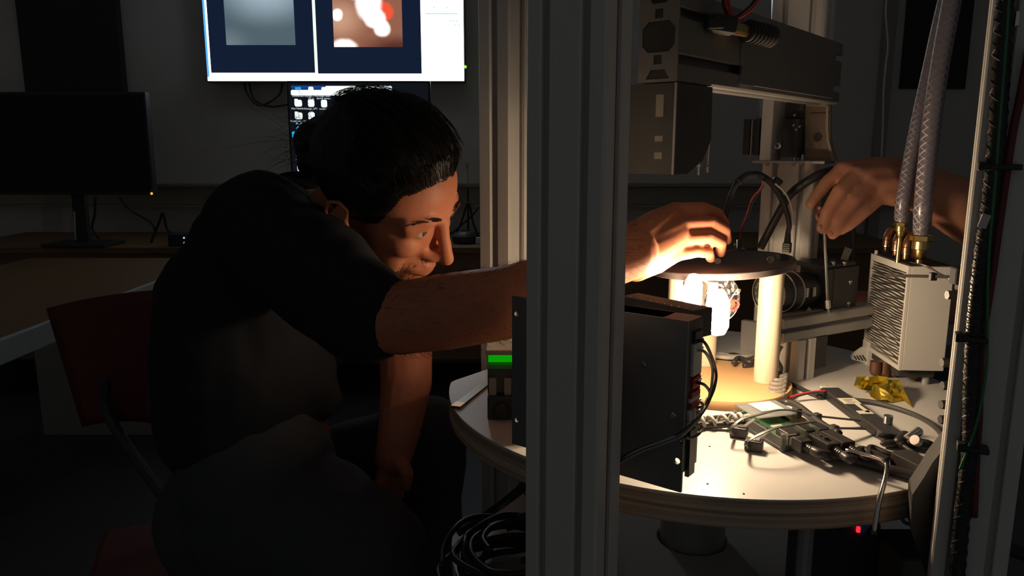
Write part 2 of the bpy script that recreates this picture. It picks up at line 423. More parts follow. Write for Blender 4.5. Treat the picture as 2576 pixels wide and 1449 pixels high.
pq('user_icon', 744, 318, 760, 329, M_icc, .0015, .4); pq('screen_icon', 734, 331, 759, 346, M_icc, .0015, .1)
def to_mesh(name, cu, mt, parent, pos, rot):
    t = bpy.data.objects.new('tmp', cu); C.objects.link(t)
    me = bpy.data.meshes.new_from_object(t.evaluated_get(bpy.context.evaluated_depsgraph_get())); bpy.data.objects.remove(t); bpy.data.curves.remove(cu)
    me.materials.clear(); me.materials.append(mt); me.name = name
    o = bpy.data.objects.new(name, me); C.objects.link(o); o.parent = parent; o.location = pos-Vector(parent['_o']); o.rotation_euler = rot; return o
def text(s, pos, size, mt, parent, rot=(PI/2, 0, 0), align='CENTER', ext=.0002):
    cu = bpy.data.curves.new('caption', 'FONT'); cu.body = s; cu.size = size; cu.align_x = align; cu.extrude = ext; cu.materials.append(mt)
    return to_mesh('caption', cu, mt, parent, pos, rot)
for px, py, s in ((750, 242, 'Downloads'), (783, 242, 'change_PVa.'), (783, 249, 'PY.py'), (815, 242, 'Assign fixed'), (815, 248, 'device name...'), (750, 273.5, 'Not Needed'), (783, 274, 'change_LPV'), (783, 281, '.py'),
                 (815, 274.5, 'runsh.txt'), (752, 305, 'Notebook_Data'), (752, 311, 'file_A'), (748, 369, 'Files'), (750, 401, 'Files')):
    text(s, at(px, py+1.5, MY+.001), .0125, M_ict, scr)
# unlit monitor on the left
LY = 3.55
r = root('dark_monitor', V3(at(190, 500, LY).x, LY+.03, DZ), 'large unlit black monitor at the left with an amber light in its corner', 'monitor')
a, b = at(-60, 490, LY), at(386, 490, LY); zt = at(366, 231, LY).z
m = MB(); m.box(((a.x+b.x)/2, LY+.025, (a.z+zt)/2), (b.x-a.x, .045, zt-a.z), bev=.005); obj('housing', m, M_black, r)
m = MB(); m.box(((a.x+b.x)/2, LY+.001, (a.z+zt)/2), (b.x-a.x-.03, .004, zt-a.z-.03)); obj('screen', m, mat('dark_screen', (.008, .008, .009), .3, 0, 0, 1), r)
m = MB(); m.box((at(188, 560, LY).x, LY+.06, (DZ+a.z)/2+.05), (.06, .03, a.z-DZ+.1)); obj('neck', m, M_blackm, r)
m = MB(); m.cyl(at(187, 532, LY+.02), at(190, 603, LY+.02), .004, n=8); obj('neck_edge', m, M_steel, r)
m = MB(); m.box((at(188, 560, LY).x, LY+.06, DZ+.008), (.30, .2, .016), bev=.004); obj('foot', m, M_black, r)
m = MB(); m.sph(at(381.5, 487, LY-.004), .006, 8, 6); obj('power_light', m, emis('led_amber', (1, .42, .04), 1.3), r)
# dark tall panel hung on the wall
a, b = at(68, 0, WY-.02), at(318, 215, WY-.02); A = at(70, 205, WY-.02)
m = MB(); m.box(((A.x+b.x)/2, WY-.03, 1.95), (b.x-A.x, .05, 1.3), bev=.004); tag(obj('wall_panel', m, M_blackm), 'tall dark panel hung on the wall above the unlit monitor', 'panel')
# dark poster on the right of the wall
A, B = at(2262, 232, WY-.01), at(2428, 215, WY-.01)
m = MB(); m.box(((A.x+B.x)/2, WY-.008, (A.z+B.z)/2+.4), (B.x-A.x, .012, .8)); tag(obj('wall_poster', m, M_blackm), 'dark rectangular poster on the wall behind the braided hoses', 'poster')
# grey door leaf edge on the right of the wall
A = at(2212, 300, WY)
m = MB(); m.box((A.x, WY-.02, 1.1), (.06, .04, 2.2)); struct('trim_2', m, mat('door_frame_paint', (.40, .37, .33), .7), None)
# things on the back desk
p = at(1169, 612, 3.70); p.z = DZ
m = MB(); m.lathe([(.055, 0), (.062, .01), (.06, .035), (.045, .052), (.02, .06)], p, Z, 20)
r = root('black_puck', p, 'round black gadget on the back desk beside the aluminium post', 'gadget'); obj('body', m, M_black, r, smooth='auto')
m = MB(); m.cyl(p+V3(-.0, 0, .06), p+V3(0, 0, .064), .018, n=14); obj('button', m, M_rubber, r)
m = MB(); p2 = at(1203, 606, 3.66); p2.z = DZ; m.box(p2+V3(0, 0, .016), (.025, .02, .032), bev=.003); tag(obj('small_white_box', m, M_whitep), 'tiny white box on the back desk beside the round black gadget', 'box')
r = root('lamp_stand', at(1176, 470, 3.95)*1.0, 'slim shiny metal stick upright behind the forehead', 'stand')
m = MB(); m.cyl(at(1177, 470, 3.95), at(1176, 415, 3.95), .004, n=8); obj('rod', m, M_steel, r)
m = MB(); m.cyl(at(1175.5, 424, 3.95), at(1175.5, 411, 3.95), .008, n=10); obj('tip', m, M_brass, r)
pb = at(1177, 470, 3.95); m = MB(); m.lathe([(.035, DZ-pb.z), (.035, DZ-pb.z+.012), (.006, DZ-pb.z+.02), (.005, 0)], pb, Z, 14); obj('foot', m, M_blackm, r)
def deskline(pts, Y): return [at(a, b, Y) for a, b in pts]
c = 0
for pts, Y, rr, lab in (([(1140, 600), (1160, 560), (1178, 510), (1190, 560), (1205, 600)], 3.9, .006, 'black cable looped on the back desk above the round gadget'),
                     ([(1130, 590), (1150, 575), (1185, 545), (1206, 520)], 3.95, .005, 'black cable slanting up the wall beside the aluminium post'),
                     ([(380, 610), (400, 560), (410, 535), (420, 575), (440, 590), (470, 596)], 3.7, .006, 'black cable in a peak on the left end of the back desk'),
                     ([(240, 495), (238, 540), (232, 575), (250, 600)], 3.75, .006, 'black cable hanging down behind the unlit monitor'),
                     ([(300, 495), (330, 530), (380, 560), (392, 590)], 3.76, .005, 'black cable sagging below the amber light of the unlit monitor'),
                     ([(612, 205), (625, 240), (655, 265), (700, 240), (712, 206)], 4.12, .006, 'black cable drooping from the left end of the wall monitor'),
                     ([(625, 205), (640, 250), (680, 268), (730, 262)], 4.13, .005, 'black cable running from the wall monitor toward the desk monitor')):
    m = MB(); m.tube(deskline(pts, Y), rr, 6, 6); tag(obj('cable', m, M_rubber, None, True), lab, 'cable')
p = at(462, 600, 3.60); p.z = DZ
r = root('desk_device', p, 'small black device with two pin lights beside the back of the shirt', 'device')
m = MB(); m.box(p+V3(0, 0, .03), (.12, .08, .06), bev=.006); obj('case', m, M_black, r)
for dz, nm_ in ((.018, 'led'), (.042, 'led')):
    m = MB(); m.sph(p+V3(.02, -.042, dz), .004, 8, 6); obj('indicator_light', m, emis('led_white', (.75, .9, 1), .9), r)
# near desk on the left
LD = .75
r = root('left_desk', V3(-1.65, 2.05, 0), 'brown desk with a pale edge at the left behind the red chair', 'desk')
m = MB(); m.box((-1.66, 2.05, LD-.03), (.80, 2.3, .055)); obj('desktop', m, M_desk, r)
m = MB(); m.box((-1.252, 2.05, LD-.03), (.016, 2.3, .062), bev=.003); obj('edge_band', m, mat('pale_edge_band', (.55, .57, .6), .5), r)
for y in (1.0, 3.1):
    m = MB(); m.box((-1.66, y, .345), (.7, .05, .69)); obj('leg', m, M_alud, r)
# red chair behind the seated person
r = root('red_chair', V3(-.66, 1.32, 0), 'dark red chair with a wide shell backrest behind the seated person', 'chair')
A, B = at(116, 776, 1.60), at(440, 728, 1.42); A2, B2 = at(206, 1075, 1.45), at(470, 1085, 1.34)
m = MB()
N_ = 10; G = []
for i in range(N_+1):
    t = i/N_; row = []
    for j in range(N_+1):
        s = j/N_; p = (A*(1-t)+B*t)*(1-s)+(A2*(1-t)+B2*t)*s
        p = p+V3(-.02, .035, 0)*(1-(2*t-1)**2)*1.2+V3(0, 0, .0)
        row.append(p)
    G.append(row)
off = V3(.008, .010, 0)
va = [[m.bm.verts.new(p) for p in row] for row in G]; vb = [[m.bm.verts.new(p+off) for p in row] for row in G]
for i in range(N_):
    for j in range(N_):
        m.bm.faces.new((va[i][j], va[i+1][j], va[i+1][j+1], va[i][j+1])); m.bm.faces.new((vb[i][j], vb[i][j+1], vb[i+1][j+1], vb[i+1][j]))
for i in range(N_):
    for (q, w) in ((0, 0), (N_, N_)):
        m.bm.faces.new((va[i][q], va[i+1][q], vb[i+1][q], vb[i][q])); m.bm.faces.new((va[q][i], va[q][i+1], vb[q][i+1], vb[q][i]))
obj('backrest', m, M_chair, r, True)
SZ = .485
m = MB(); m.box((-.50, 1.22, SZ-.015), (.46, .46, .03), Matrix.Rotation(.35, 3, 'Z'), bev=.012); obj('seat', m, M_chair, r)
for dx, dy in ((-.19, -.19), (.19, -.19), (-.19, .19), (.19, .19)):
    q = Matrix.Rotation(.35, 3, 'Z') @ V3(dx, dy, 0)
    m = MB(); m.cyl(V3(-.50+q.x, 1.22+q.y, SZ-.03), V3(-.50+q.x*1.15, 1.22+q.y*1.15, 0), .012, .011, 10); obj('leg', m, M_steel, r)
for t in (.25, .7):
    q = (A2*(1-t)+B2*t); m = MB(); m.tube([q+V3(0, .012, .1), q+V3(.01, .01, 0), V3(-.62+.16*t, 1.32-.05*t, SZ-.02)], .011, 8, 5); obj('back_strut', m, M_hood, r)
# ---------------------------------------------------------------- slotted aluminium frame
PHI = math.radians(39.5)
V = V3(math.sin(PHI), math.cos(PHI), 0); U = V3(math.cos(PHI), -math.sin(PHI), 0)
def ext_poly(nx, ny, a):
    W_, H_ = nx*a, ny*a; c = .05*a
    def side(n):                                  # along +t from 0 to n*a, depth inward as 2nd value
        P = []
        for i in range(n):
            m_ = (i+.5)*a; w = .10*a
            P += [(m_-w-.03*a, 0), (m_-w, .03*a), (m_-w, .11*a), (m_-.25*a, .11*a), (m_-.25*a, .17*a), (m_-.12*a, .30*a),
                  (m_+.12*a, .30*a), (m_+.25*a, .17*a), (m_+.25*a, .11*a), (m_+w, .11*a), (m_+w, .03*a), (m_+w+.03*a, 0)]
        return P
    P = [(c, 0)]+side(nx)+[(W_*a/a-c, 0)]
    out = [(x, y) for x, y in P]
    out += [(W_, c)]+[(W_-d, t) for t, d in side(ny)]+[(W_, H_-c)]
    out += [(W_-c, H_)]+[(W_-t, H_-d) for t, d in side(nx)]+[(c, H_)]
    out += [(0, H_-c)]+[(d, H_-t) for t, d in side(ny)]+[(0, c)]
    return out
def ext(m, corner, ex, ey, vec, nx, ny, a): m.prism(ext_poly(nx, ny, a), corner, ex, ey, vec)

# near pillar: front-left corner solved from its two front edges
def solve_face(pl, pr, w, psi):
    cs, sn = math.cos(psi), math.sin(psi); c = math.cos(PITCH)
    kl, kr = (pl-1288)/F, (pr-1288)/F; e = w*sn/c
    dL = (w*cs+kr*e)/(kr-kl); return V3(kl*dL, dL*c, 0)
PL = solve_face(1321, 1512, .08, PHI)
r = root('front_pillar', PL+U*.04+V*.02, 'wide slotted aluminium pillar standing in the very front across the picture middle', 'frame post')
m = MB(); ext(m, PL, U, V, Z*2.3, 2, 1, .04); obj('profile', m, M_alu, r)
m = MB(); m.boxv(PL-U*.02-V*.02, U*.12, V*.08, Z*.012); obj('base_plate', m, M_alud, r)
m = MB(); m.tube([at(1547, 700, .655), at(1552, 850, .652), at(1556, 1000, .65), at(1545, 1110, .65)], .0011, 6, 6); tag(obj('thin_wire', m, M_grey, None, True), 'thin wire hanging down the right slot of the front pillar', 'wire')
# left rear post
PB = solve_face(1205.5, 1282, .045, PHI); sc_ = 1.25/PB.y; PB = PB*sc_; wA = .045*sc_
r = root('left_post', PB+U*wA/2+V*wA/2, 'slotted aluminium post behind the arm with its right side brightly lit', 'frame post')
m = MB(); ext(m, PB, U, V, Z*2.4, 1, 2, wA); obj('profile', m, M_alu, r)
m = MB(); m.boxv(PB-U*.02-V*.02, U*(wA+.04), V*(2*wA+.04), Z*.012); obj('base_plate', m, M_alud, r)
# top beam running back to the right
BS = V3(.117, .7255, CZ+.059); BL_ = .47
r = root('top_beam', BS, 'tall slotted aluminium beam running back over the lit table, its cut end toward the pillar', 'frame beam')
m = MB()
poly = ext_poly(1, 2, .04); a = .04
m.prism(poly, BS+V*.0015, U, Z, V*BL_); obj('profile', m, M_beam, r)
def octo(cx, cy, w, h, k): return [(cx-w+k, cy-h), (cx+w-k, cy-h), (cx+w, cy-h+k), (cx+w, cy+h-k), (cx+w-k, cy+h), (cx-w+k, cy+h), (cx-w, cy+h-k), (cx-w, cy-h+k)]
m = MB(); holes = []
for i in range(2): holes.append([(.016, .016+i*a), (.024, .016+i*a), (.024, .024+i*a), (.016, .024+i*a)])
for i in (1,): holes.append(octo(.02, i*a, .0165, .0135, .006))
trap = [[(.008, .003), (.032, .003), (.027, .0112), (.013, .0112)], [(.013, .0688), (.027, .0688), (.032, .077), (.008, .077)]]; holes += trap
m.holed([(0, 0), (.04, 0), (.04, .08), (0, .08)], holes, BS, U, Z, V*.0016); obj('end_face', m, M_beam, r)
m = MB()
for i in range(2): m.boxv(BS+U*.016+Z*(.016+i*a)+V*.0014, U*.008, Z*.008, V*.0006)
for pl in [octo(.02, a, .0165, .0135, .006)]+trap: m.prism(pl, BS+V*.0013, U, Z, V*.0006)
obj('end_cavities', m, M_blackm, r)
# flat cover plate bolted on the beam's side
k0 = (at(1839, 198, 1.0)); t0 = .135
m = MB(); m.boxv(BS+U*.0405+V*t0+Z*.006, V*.30, U*.0025, Z*.072); cp = obj('cover_plate', m, M_beam, r)
m = MB(); m.boxv(BS+U*.0405+V*(t0-.001)+Z*.006, V*.0012, U*.0030, Z*.072); m.boxv(BS+U*.0405+V*t0+Z*.0052, V*.03, U*.0032, Z*.001); obj('lit_edge', m, M_steel, cp)  # steel strips draw the lit part of the plate edges
# rear post of the gantry
t = .518; RP = BS-Z*BS.z+V*t-U*.08
r = root('rear_post', V3(RP.x, RP.y, TZ)+U*.04+V*.02, 'wide slotted aluminium upright standing at the back of the lit table', 'frame post')
m = MB(); ext(m, V3(RP.x, RP.y, TZ), U, V, Z*1.15, 2, 1, .04); obj('profile', m, M_alu, r)
m = MB(); m.boxv(V3(RP.x, RP.y, TZ)-U*.015-V*.012, U*.11, V*.012, Z*.05, .002); obj('foot_bracket', m, M_alud, r)
# glowing strip painted in for a monitor's reflection on a profile edge
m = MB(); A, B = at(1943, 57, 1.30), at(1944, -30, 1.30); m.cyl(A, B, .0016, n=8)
tag(obj('glint_strip', m, emis('cold_glint', (.55, .75, 1), .8)), 'thin glowing strip drawn for a cold white reflection above the top beam', 'glint')
# sheet metal housing under the beam
HX = BS-Z*.083
r = root('sensor_housing', HX, 'dark grey sheet metal housing with slots hanging under the near end of the top beam', 'housing')
P = [(.0, .082), (.0, 0), (.028, 0), (.060, .012), (.076, .032), (.074, .082)]
m = MB(); m.prism([(p[0], p[1]) for p in P], HX-U*.012+V*.0, V, Z, U*.052); hs = obj('case', m, M_hood, r)
m = MB()
for z_, h_ in ((.052, .020), (.030, .005), (.014, .006)): m.boxv(HX+U*.020-V*.0006+Z*z_, U*.008, V*.001, Z*h_)
obj('slot', m, M_duct, r)
m = MB(); m.boxv(HX+U*.0385-V*.0008, U*.002, V*.0015, Z*.082); obj('folded_edge', m, M_alud, r)
m = MB(); m.boxv(HX+U*.01+V*.058+Z*.006, U*.03, V*.028, Z*.0015); m.cyl(HX+U*.038+V*.055+Z*(-.002), HX+U*.038+V*.055+Z*.012, .0012, n=8); m.cyl(HX+U*.038+V*.075+Z*0, HX+U*.038+V*.075+Z*.03, .0012, n=8); obj('bracket', m, M_steel, r)
# connectors and red-black leads hanging over the beam
r = root('cable_clamp', at(1822, 82, .74), 'black cable clamp with red and black leads above the cover plate', 'clamp')
m = MB(); m.box(at(1818, 62, .74), (.024, .02, .016), Matrix.Rotation(.15, 3, 'Y'), bev=.003); m.box(at(1797, 60, .735), (.016, .014, .010), bev=.002); obj('body', m, M_blackm, r)
for i, (pts, mt) in enumerate((([(1825, -20), (1826, 10), (1838, 38), (1845, 50)], M_redw), ([(1832, -20), (1834, 15), (1840, 35), (1845, 50)], M_redw),
                       ([(1915, -20), (1900, 12), (1880, 32), (1850, 50)], M_redw), ([(1908, -20), (1893, 8), (1875, 26), (1848, 46)], M_rubber), ([(1818, -20), (1820, 12), (1830, 38), (1842, 52)], M_rubber))):
    m = MB(); m.tube([at(a, b, .735+.003*i) for a, b in pts], .0014, 6, 6); obj('lead', m, mt, r, True)
r = root('round_connector', at(1905, 112, .80), 'black ribbed round connector in front of the top beam', 'connector')
m = MB(); m.cyl(at(1878, 78, .775), at(1938, 92, .80), .0100, .0110, 18); obj('body', m, M_blackm, r, 'auto')
m = MB()
for i in range(6):
    q = at(1884+i*9, 79.5+i*2.1, .7775+.00375*i); d = (at(1938, 92, .80)-at(1878, 78, .775)).normalized(); m.cyl(q, q+d*.002, .0114, n=18)
obj('grip_ring', m, M_rubber, r)
m = MB(); m.cyl(at(1835, 70, .755), at(1878, 78, .775), .006, n=12); obj('collar', m, M_brass, r)
# white cord hanging on the wall side
m = MB(); m.tube([at(2233, -15, 1.45), at(2228, 30, 1.45), at(2234, 110, 1.45), at(2229, 160, 1.45), at(2223, 230, 1.45), at(2221, 330, 1.45), at(2217, 402, 1.45)], .0016, 6, 6)
tag(obj('hanging_string', m, M_cord, None, True), 'thin off-white cord hanging down left of the braided hoses', 'cord')

# ---------------------------------------------------------------- right pillar and the cables tied to it
PSI = math.radians(26); wq = .056
PR = solve_face(2419, 2628, wq, PSI); U2 = V3(math.cos(PSI), -math.sin(PSI), 0); V2 = V3(math.sin(PSI), math.cos(PSI), 0)
r = root('right_pillar', PR+U2*wq/2+V2*wq/4, 'slotted aluminium pillar at the right edge with its left side lit', 'frame post')
m = MB(); ext(m, PR, U2, V2, Z*2.3, 2, 1, wq/2); obj('profile', m, M_alu, r)
m = MB(); m.boxv(PR-U2*.015-V2*.015, U2*(wq+.03), V2*(wq/2+.03), Z*.012); obj('base_plate', m, M_alud, r)
def onface(px, py, dn=0.0):          # point on the right pillar's front face, dn in front of it
    d = dirpx(px, py); o = PR-V2*dn; t = o.dot(V2)/d.dot(V2); return V3(d.x*t, d.y*t, CZ+d.z*t)
def faceline(pts, dn): return [onface(a, b, dn) for a, b in pts]
m = MB(); pts = faceline([(2530, -30), (2520, 150), (2508, 350), (2490, 520), (2472, 640), (2458, 760), (2450, 850), (2443, 1000), (2440, 1130), (2420, 1300), (2405, 1480)], .007)
m.tube(pts, .0062, 10, 8)
sl = obj('braided_cable', m, M_rubber, None, True); tag(sl, 'thick black braided sleeve cable running down the right pillar', 'cable')
m = MB(); sp = spline(pts, 14)
for s_ in (1, -1):
    for k in range(3):
        q = []
        for i, p in enumerate(sp):
            t_ = (sp[min(i+1, len(sp)-1)]-sp[max(0, i-1)]).normalized(); a = s_*i*.9+k*2*PI/3; x = axis_m(p, p+t_)[0]; y = t_.cross(x); q.append(p+(x*math.cos(a)+y*math.sin(a))*.0063)
        m.tube(q, .0005, 3, 2)
o = obj('braid', m, M_hood, sl); o['kind'] = 'stuff'
m = MB(); m.tube(faceline([(2590, 120), (2565, 250), (2545, 350), (2520, 520), (2492, 720), (2470, 860), (2465, 960), (2462, 1060), (2456, 1150), (2450, 1300)], .006), .0030, 8, 8); tag(obj('red_cable', m, M_redc, None, True), 'red cable running down the right pillar beside the black sleeve', 'cable')
m = MB(); m.tube(faceline([(2540, -30), (2530, 120), (2512, 350), (2500, 500), (2489, 620), (2484, 750), (2483, 900), (2474, 980), (2458, 1060), (2435, 1130), (2415, 1180)], .013), .0011, 6, 8); tag(obj('green_wire', m, M_green, None, True), 'thin green wire running down in front of the cables on the right pillar', 'wire')
for (px, py, lab) in ((2520, 420, 'upper black cable tie across the cables on the right pillar'), (2448, 852, 'middle black cable tie around the sleeve on the right pillar'), (2452, 1128, 'lower black cable tie where the green wire ends on the right pillar')):
    m = MB(); c = onface(px, py, .009); R = Matrix((U2, V2, Z)).transposed(); w_ = .026 if py < 500 else .02
    m.box(c, (w_, .014, .0045), R, bev=.001); q = tag(obj('cable_tie', m, M_black), lab, 'cable tie')
    m = MB(); m.box(c-U2*w_*.5+V3(0, 0, .0005), (.006, .012, .007), R, bev=.001); obj('tie_head', m, M_black, q)
m = MB(); c = onface(2476, 556, .012); m.box(c, (.006, .003, .011), Matrix((U2, V2, Z)).transposed()@Matrix.Rotation(.25, 3, 'Y')); tag(obj('white_tag', m, M_white), 'small white tag stuck on the sleeve of the right pillar', 'tag')
m = MB(); c = onface(2557, 48, .002); m.box(c, (.004, .004, .012), bev=.001); tag(obj('clip', m, M_steel), 'small shiny clip near the top of the right pillar', 'clip')
# black bracket at the table edge by the right pillar
r = root('black_bracket', onz(2380, 1290, TZ-.03), 'matt black bent bracket between the table edge and the right pillar', 'bracket')
P = [(2392, 1105), (2425, 1085), (2470, 1120), (2500, 1240), (2480, 1449), (2330, 1449), (2290, 1330), (2295, 1245), (2325, 1200), (2345, 1165)]
Yb = .64
pts = [at(a, b, Yb) for a, b in P]; m = MB()
va = [m.bm.verts.new(p) for p in pts]; vb = [m.bm.verts.new(p+V3(.012, .03, 0)) for p in pts]
n = len(P)
for i in range(n):
    j = (i+1) % n; m.bm.faces.new((va[i], va[j], vb[j], vb[i]))
m.bm.faces.new(va[::-1]); m.bm.faces.new(vb)
obj('plate', m, M_blackm, r)
m = MB(); m.tube([at(2440, 1310, .63), at(2490, 1340, .62), at(2540, 1380, .61), at(2590, 1400, .60)], .006, 8, 5); obj('cable_stub', m, M_rubber, r, True)
# small screws sticking out left of the right pillar
for i, (px, py, mt, lab) in enumerate(((2404, 742, M_black, 'upper black hex bolt head left of the right pillar'), (2392, 970, M_black, 'middle black bolt head left of the right pillar'), (2388, 1018, M_hood, 'grey round bolt head left of the right pillar'), (2386, 1056, M_black, 'lowest black bolt head left of the right pillar'), (2390, 912, M_hood, 'dull bolt head beside the bottom of the heat exchanger'))):
    Yp = .668; c = at(px, py, Yp); m = MB(); m.cyl(c+V3(.006, 0, 0), c-V3(.008, 0, 0),   .0042, n=6 if mt == M_black else 14); o = tag(obj('bolt', m, mt), lab, 'bolt')
    m = MB(); m.cyl(c+V3(.03, .0, 0), c+V3(.006, 0, 0), .004, n=8); obj('shank', m, M_alud, o)

# ---------------------------------------------------------------- round table
TC = V3(.256, .992, 0); TR = .341
c0 = tab(1143, 957); 
def tpoly(R):
    P = []
    for i in range(128):
        a = 2*PI*i/128; p = TC+V3(math.cos(a), math.sin(a), 0)*R
        s = (p-c0).dot(-U)
        if s > 0: p = p+U*s
        P.append((p.x, p.y))
    out = [P[0]]
    for p in P[1:]:
        if math.hypot(p[0]-out[-1][0], p[1]-out[-1][1]) > 1e-4: out.append(p)
    return out
TP = tpoly(TR)
r = root('round_table', V3(TC.x, TC.y, 0), 'round white-topped table of the rig with a plywood rim', 'table')
m = MB(); m.prism(TP, V3(0, 0, TZ-.030), V3(1, 0, 0), V3(0, 1, 0), Z*.0285); obj('plywood_core', m, M_ply, r)
m = MB(); m.prism(TP, V3(0, 0, TZ-.0015), V3(1, 0, 0), V3(0, 1, 0), Z*.0015); tt = obj('table_top', m, M_white, r)
for px, py in ((1785, 1123), (1780, 1217), (1871, 1242)):
    m = MB(); p = tab(px, py, .0002); m.cyl(p-Z*.0004, p+Z*.0003, .0011, n=10); obj('drill_hole', m, M_blackm, tt)
m = MB(); m.lathe([(.09, -.10), (.06, -.07), (.05, -.03), (.14, -.0305)], V3(TC.x, TC.y, TZ), Z, 24); m.cyl(V3(TC.x, TC.y, .02), V3(TC.x, TC.y, TZ-.09), .045, n=24); obj('pedestal', m, M_alud, r)
m = MB(); m.lathe([(.20, 0), (.20, .02), (.06, .05)], V3(TC.x, TC.y, 0), Z, 32); obj('foot', m, M_alud, r)
# lower shelf
LZ = CZ-.545
r = root('lower_shelf', V3(TC.x, TC.y, LZ-.02), 'lower round white shelf under the table', 'shelf')
b = MB(); hp = circ(TC.x, TC.y, .05, 20); b.holed(TP, [hp], V3(0, 0, LZ-.02), V3(1, 0, 0), V3(0, 1, 0), Z*.02); obj('board', b, M_white, r)
for a in (2.6, 4.9, .6):
    m = MB(); q = TC+V3(math.cos(a), math.sin(a), 0)*.27; m.cyl(V3(q.x, q.y, LZ), V3(q.x, q.y, TZ-.03), .008, n=10); obj('spacer_rod', m, M_alud, r)
# ---------------------------------------------------------------- controller box behind the front pillar
XL = V3(.0, .762, 0); XR = at(1731, 810, .645); XR.z = 0
e = (XR-XL).normalized(); L_ = (XR-XL).length; g = V3(-e.y, e.x, 0)       # along the plate, and backwards
PZ0, PZ1 = CZ-.310, CZ-.1495
r = root('controller_box', V3((XL+XR).x/2, (XL+XR).y/2, PZ0), 'wide dark controller box with a drilled front plate behind the front pillar', 'controller')
def onplate(px, py):
    d = dirpx(px, py); t = XL.dot(g)/d.dot(g); p = V3(d.x*t, d.y*t, CZ+d.z*t); return ((p-XL).dot(e), p.z-PZ0)
holes = [circ(*onplate(px, py), rr, 14) for px, py, rr in ((1299, 790, .0026), (1300, 1057, .0026), (1703, 1160, .0030), (1714, 1113, .0018))]
m = MB(); m.holed([(0, 0), (L_, 0), (L_, PZ1-PZ0), (0, PZ1-PZ0)], holes, V3(XL.x, XL.y, PZ0), e, Z, g*.003); obj('front_plate', m, M_panel, r)
BK = .034
q = V3(XL.x, XL.y, PZ0)
m = MB(); m.boxv(q+e*.028+g*.003+Z*.012, e*(L_-.055), g*(BK-.003), Z*(PZ1-PZ0-.013)); m.boxv(q+e*.028+g*.003+Z*.057, e*(L_-.028), g*(BK-.003), Z*(PZ1-PZ0-.058), .0008); obj('housing', m, M_hood, r)
m = MB()
for px, py in ((1619, 918), (1694, 1045)):
    u_, z_ = onplate(px, py); p = q+e*u_+Z*z_; m.lathe([(.0024, -.002), (.003, -.0012), (.003, 0)], p, g, 10)
obj('plate_screw', m, M_steel, r)
# terminal blocks on its right side
sp0 = q+e*(L_-.0035)
m = MB(); m.boxv(sp0+g*.004+Z*.018, e*.003, g*.03, Z*.125); obj('circuit_board', m, M_pcb, r)
def term(z_, h_, g0, w_, mt, nm_='terminal_block'):
    g0 = g0*.8; w_ = w_*.85; m = MB(); m.boxv(sp0+e*.002+g*g0+Z*z_, e*.0042, g*w_, Z*h_, .0006); return obj(nm_, m, mt, r)
for z_, h_, g0, w_, mt in ((.108, .030, .012, .022, M_whitep), (.096, .0095, .014, .021, M_red), (.0875, .0055, .012, .022, M_red), (.0835, .0038, .010, .024, M_whitep), (.0775, .0058, .013, .020, M_red), (.067, .0095, .008, .008, M_whitep), (.066, .0105, .020, .006, M_whitep), (.061, .0045, .008, .012, M_whitep), (.139, .010, .014, .02, M_black), (.012, .045, .012, .016, M_black)):
    term(z_, h_, g0, w_, mt)
m = MB()
for z_ in (.138, .130, .101, .081): m.boxv(sp0+e*.0055+g*.022+Z*z_, e*.001, g*.008, Z*.002)
obj('contact_pin', m, M_steel, r)
# square bar behind it
p0, p1 = at(1560, 742, .775), at(1748, 772, .70); zb = CZ-.152; p0.z = p1.z = zb-.028
d = (p1-p0).normalized(); b_ = V3(-d.y, d.x, 0)
r = root('square_bar', p0, 'black square bar lying behind the controller box in front of the lamp', 'bar')
m = MB(); m.boxv(p0, p1-p0, b_*.028, Z*.028, .001); obj('bar', m, M_blackm, r)
m = MB()
for i in range(9): c = p0+d*(.012+i*.009)+b_*.003+Z*.0282; m.sph(c, .0008, 6, 4)
o = obj('rivet_row', m, M_steel, r); o['kind'] = 'stuff'
# unseen box added behind the pillar to block lamp light toward the table's left
r = root('lamp_blocker', V3(.085, .905, TZ), 'added black box blocking the lamp light, unseen behind the front pillar', 'box')
m = MB(); m.boxv(V3(.050, .862, TZ+.004)-V*.045, V*.20, -U*-.045, Z*.098, .002); obj('case', m, M_black, r)
m = MB()
for a, b in ((.01, .008), (.01, .037), (.145, .008), (.145, .037)): q = V3(.050, .862, TZ)-V*.045+V*a+U*b; m.cyl(q, q+Z*.004, .005, n=10)
obj('feet', m, M_rubber, r)
m = MB(); q = V3(.050, .862, TZ+.1025)-V*.045
for i in range(6): m.boxv(q+V*(.03+.022*i)+U*.010, V*.008, U*.025, Z*.0008)
o = obj('vent_slots', m, M_blackm, r); o['kind'] = 'stuff'
# ---------------------------------------------------------------- wooden disc, lamp plate, pipes, bulbs
DC = V3(.278, .985, 0); WZ = TZ+.0125
m = MB(); m.lathe([(.0, 0), (.0955, 0), (.0965, .0015), (.0965, .011), (.0955, .0125), (0, .0125)], V3(DC.x, DC.y, TZ), Z, 64, close=False)
tag(obj('wooden_disc', m, M_wood, None, 'auto'), 'round light wooden board on the table under the lamp plate', 'board')
PC = at(1812, 657, .99); PRD = .0945
tilt = Matrix.Rotation(math.radians(-4.5), 3, Vector((0, 1, 0)))
tn = tilt@Z; tx = tilt@V3(1, 0, 0); ty = V3(0, 1, 0)
r = root('heat_lamp', V3(DC.x, DC.y, WZ), 'heat lamp with a dark round plate on cream pipe legs and two glowing bulbs', 'lamp')
m = MB(); m.lathe([(0, -.009), (PRD-.001, -.009), (PRD, -.008), (PRD, -.001), (PRD-.001, 0), (0, 0)], PC, tn, 72, close=False); obj('plate', m, M_plate, r, 'auto')
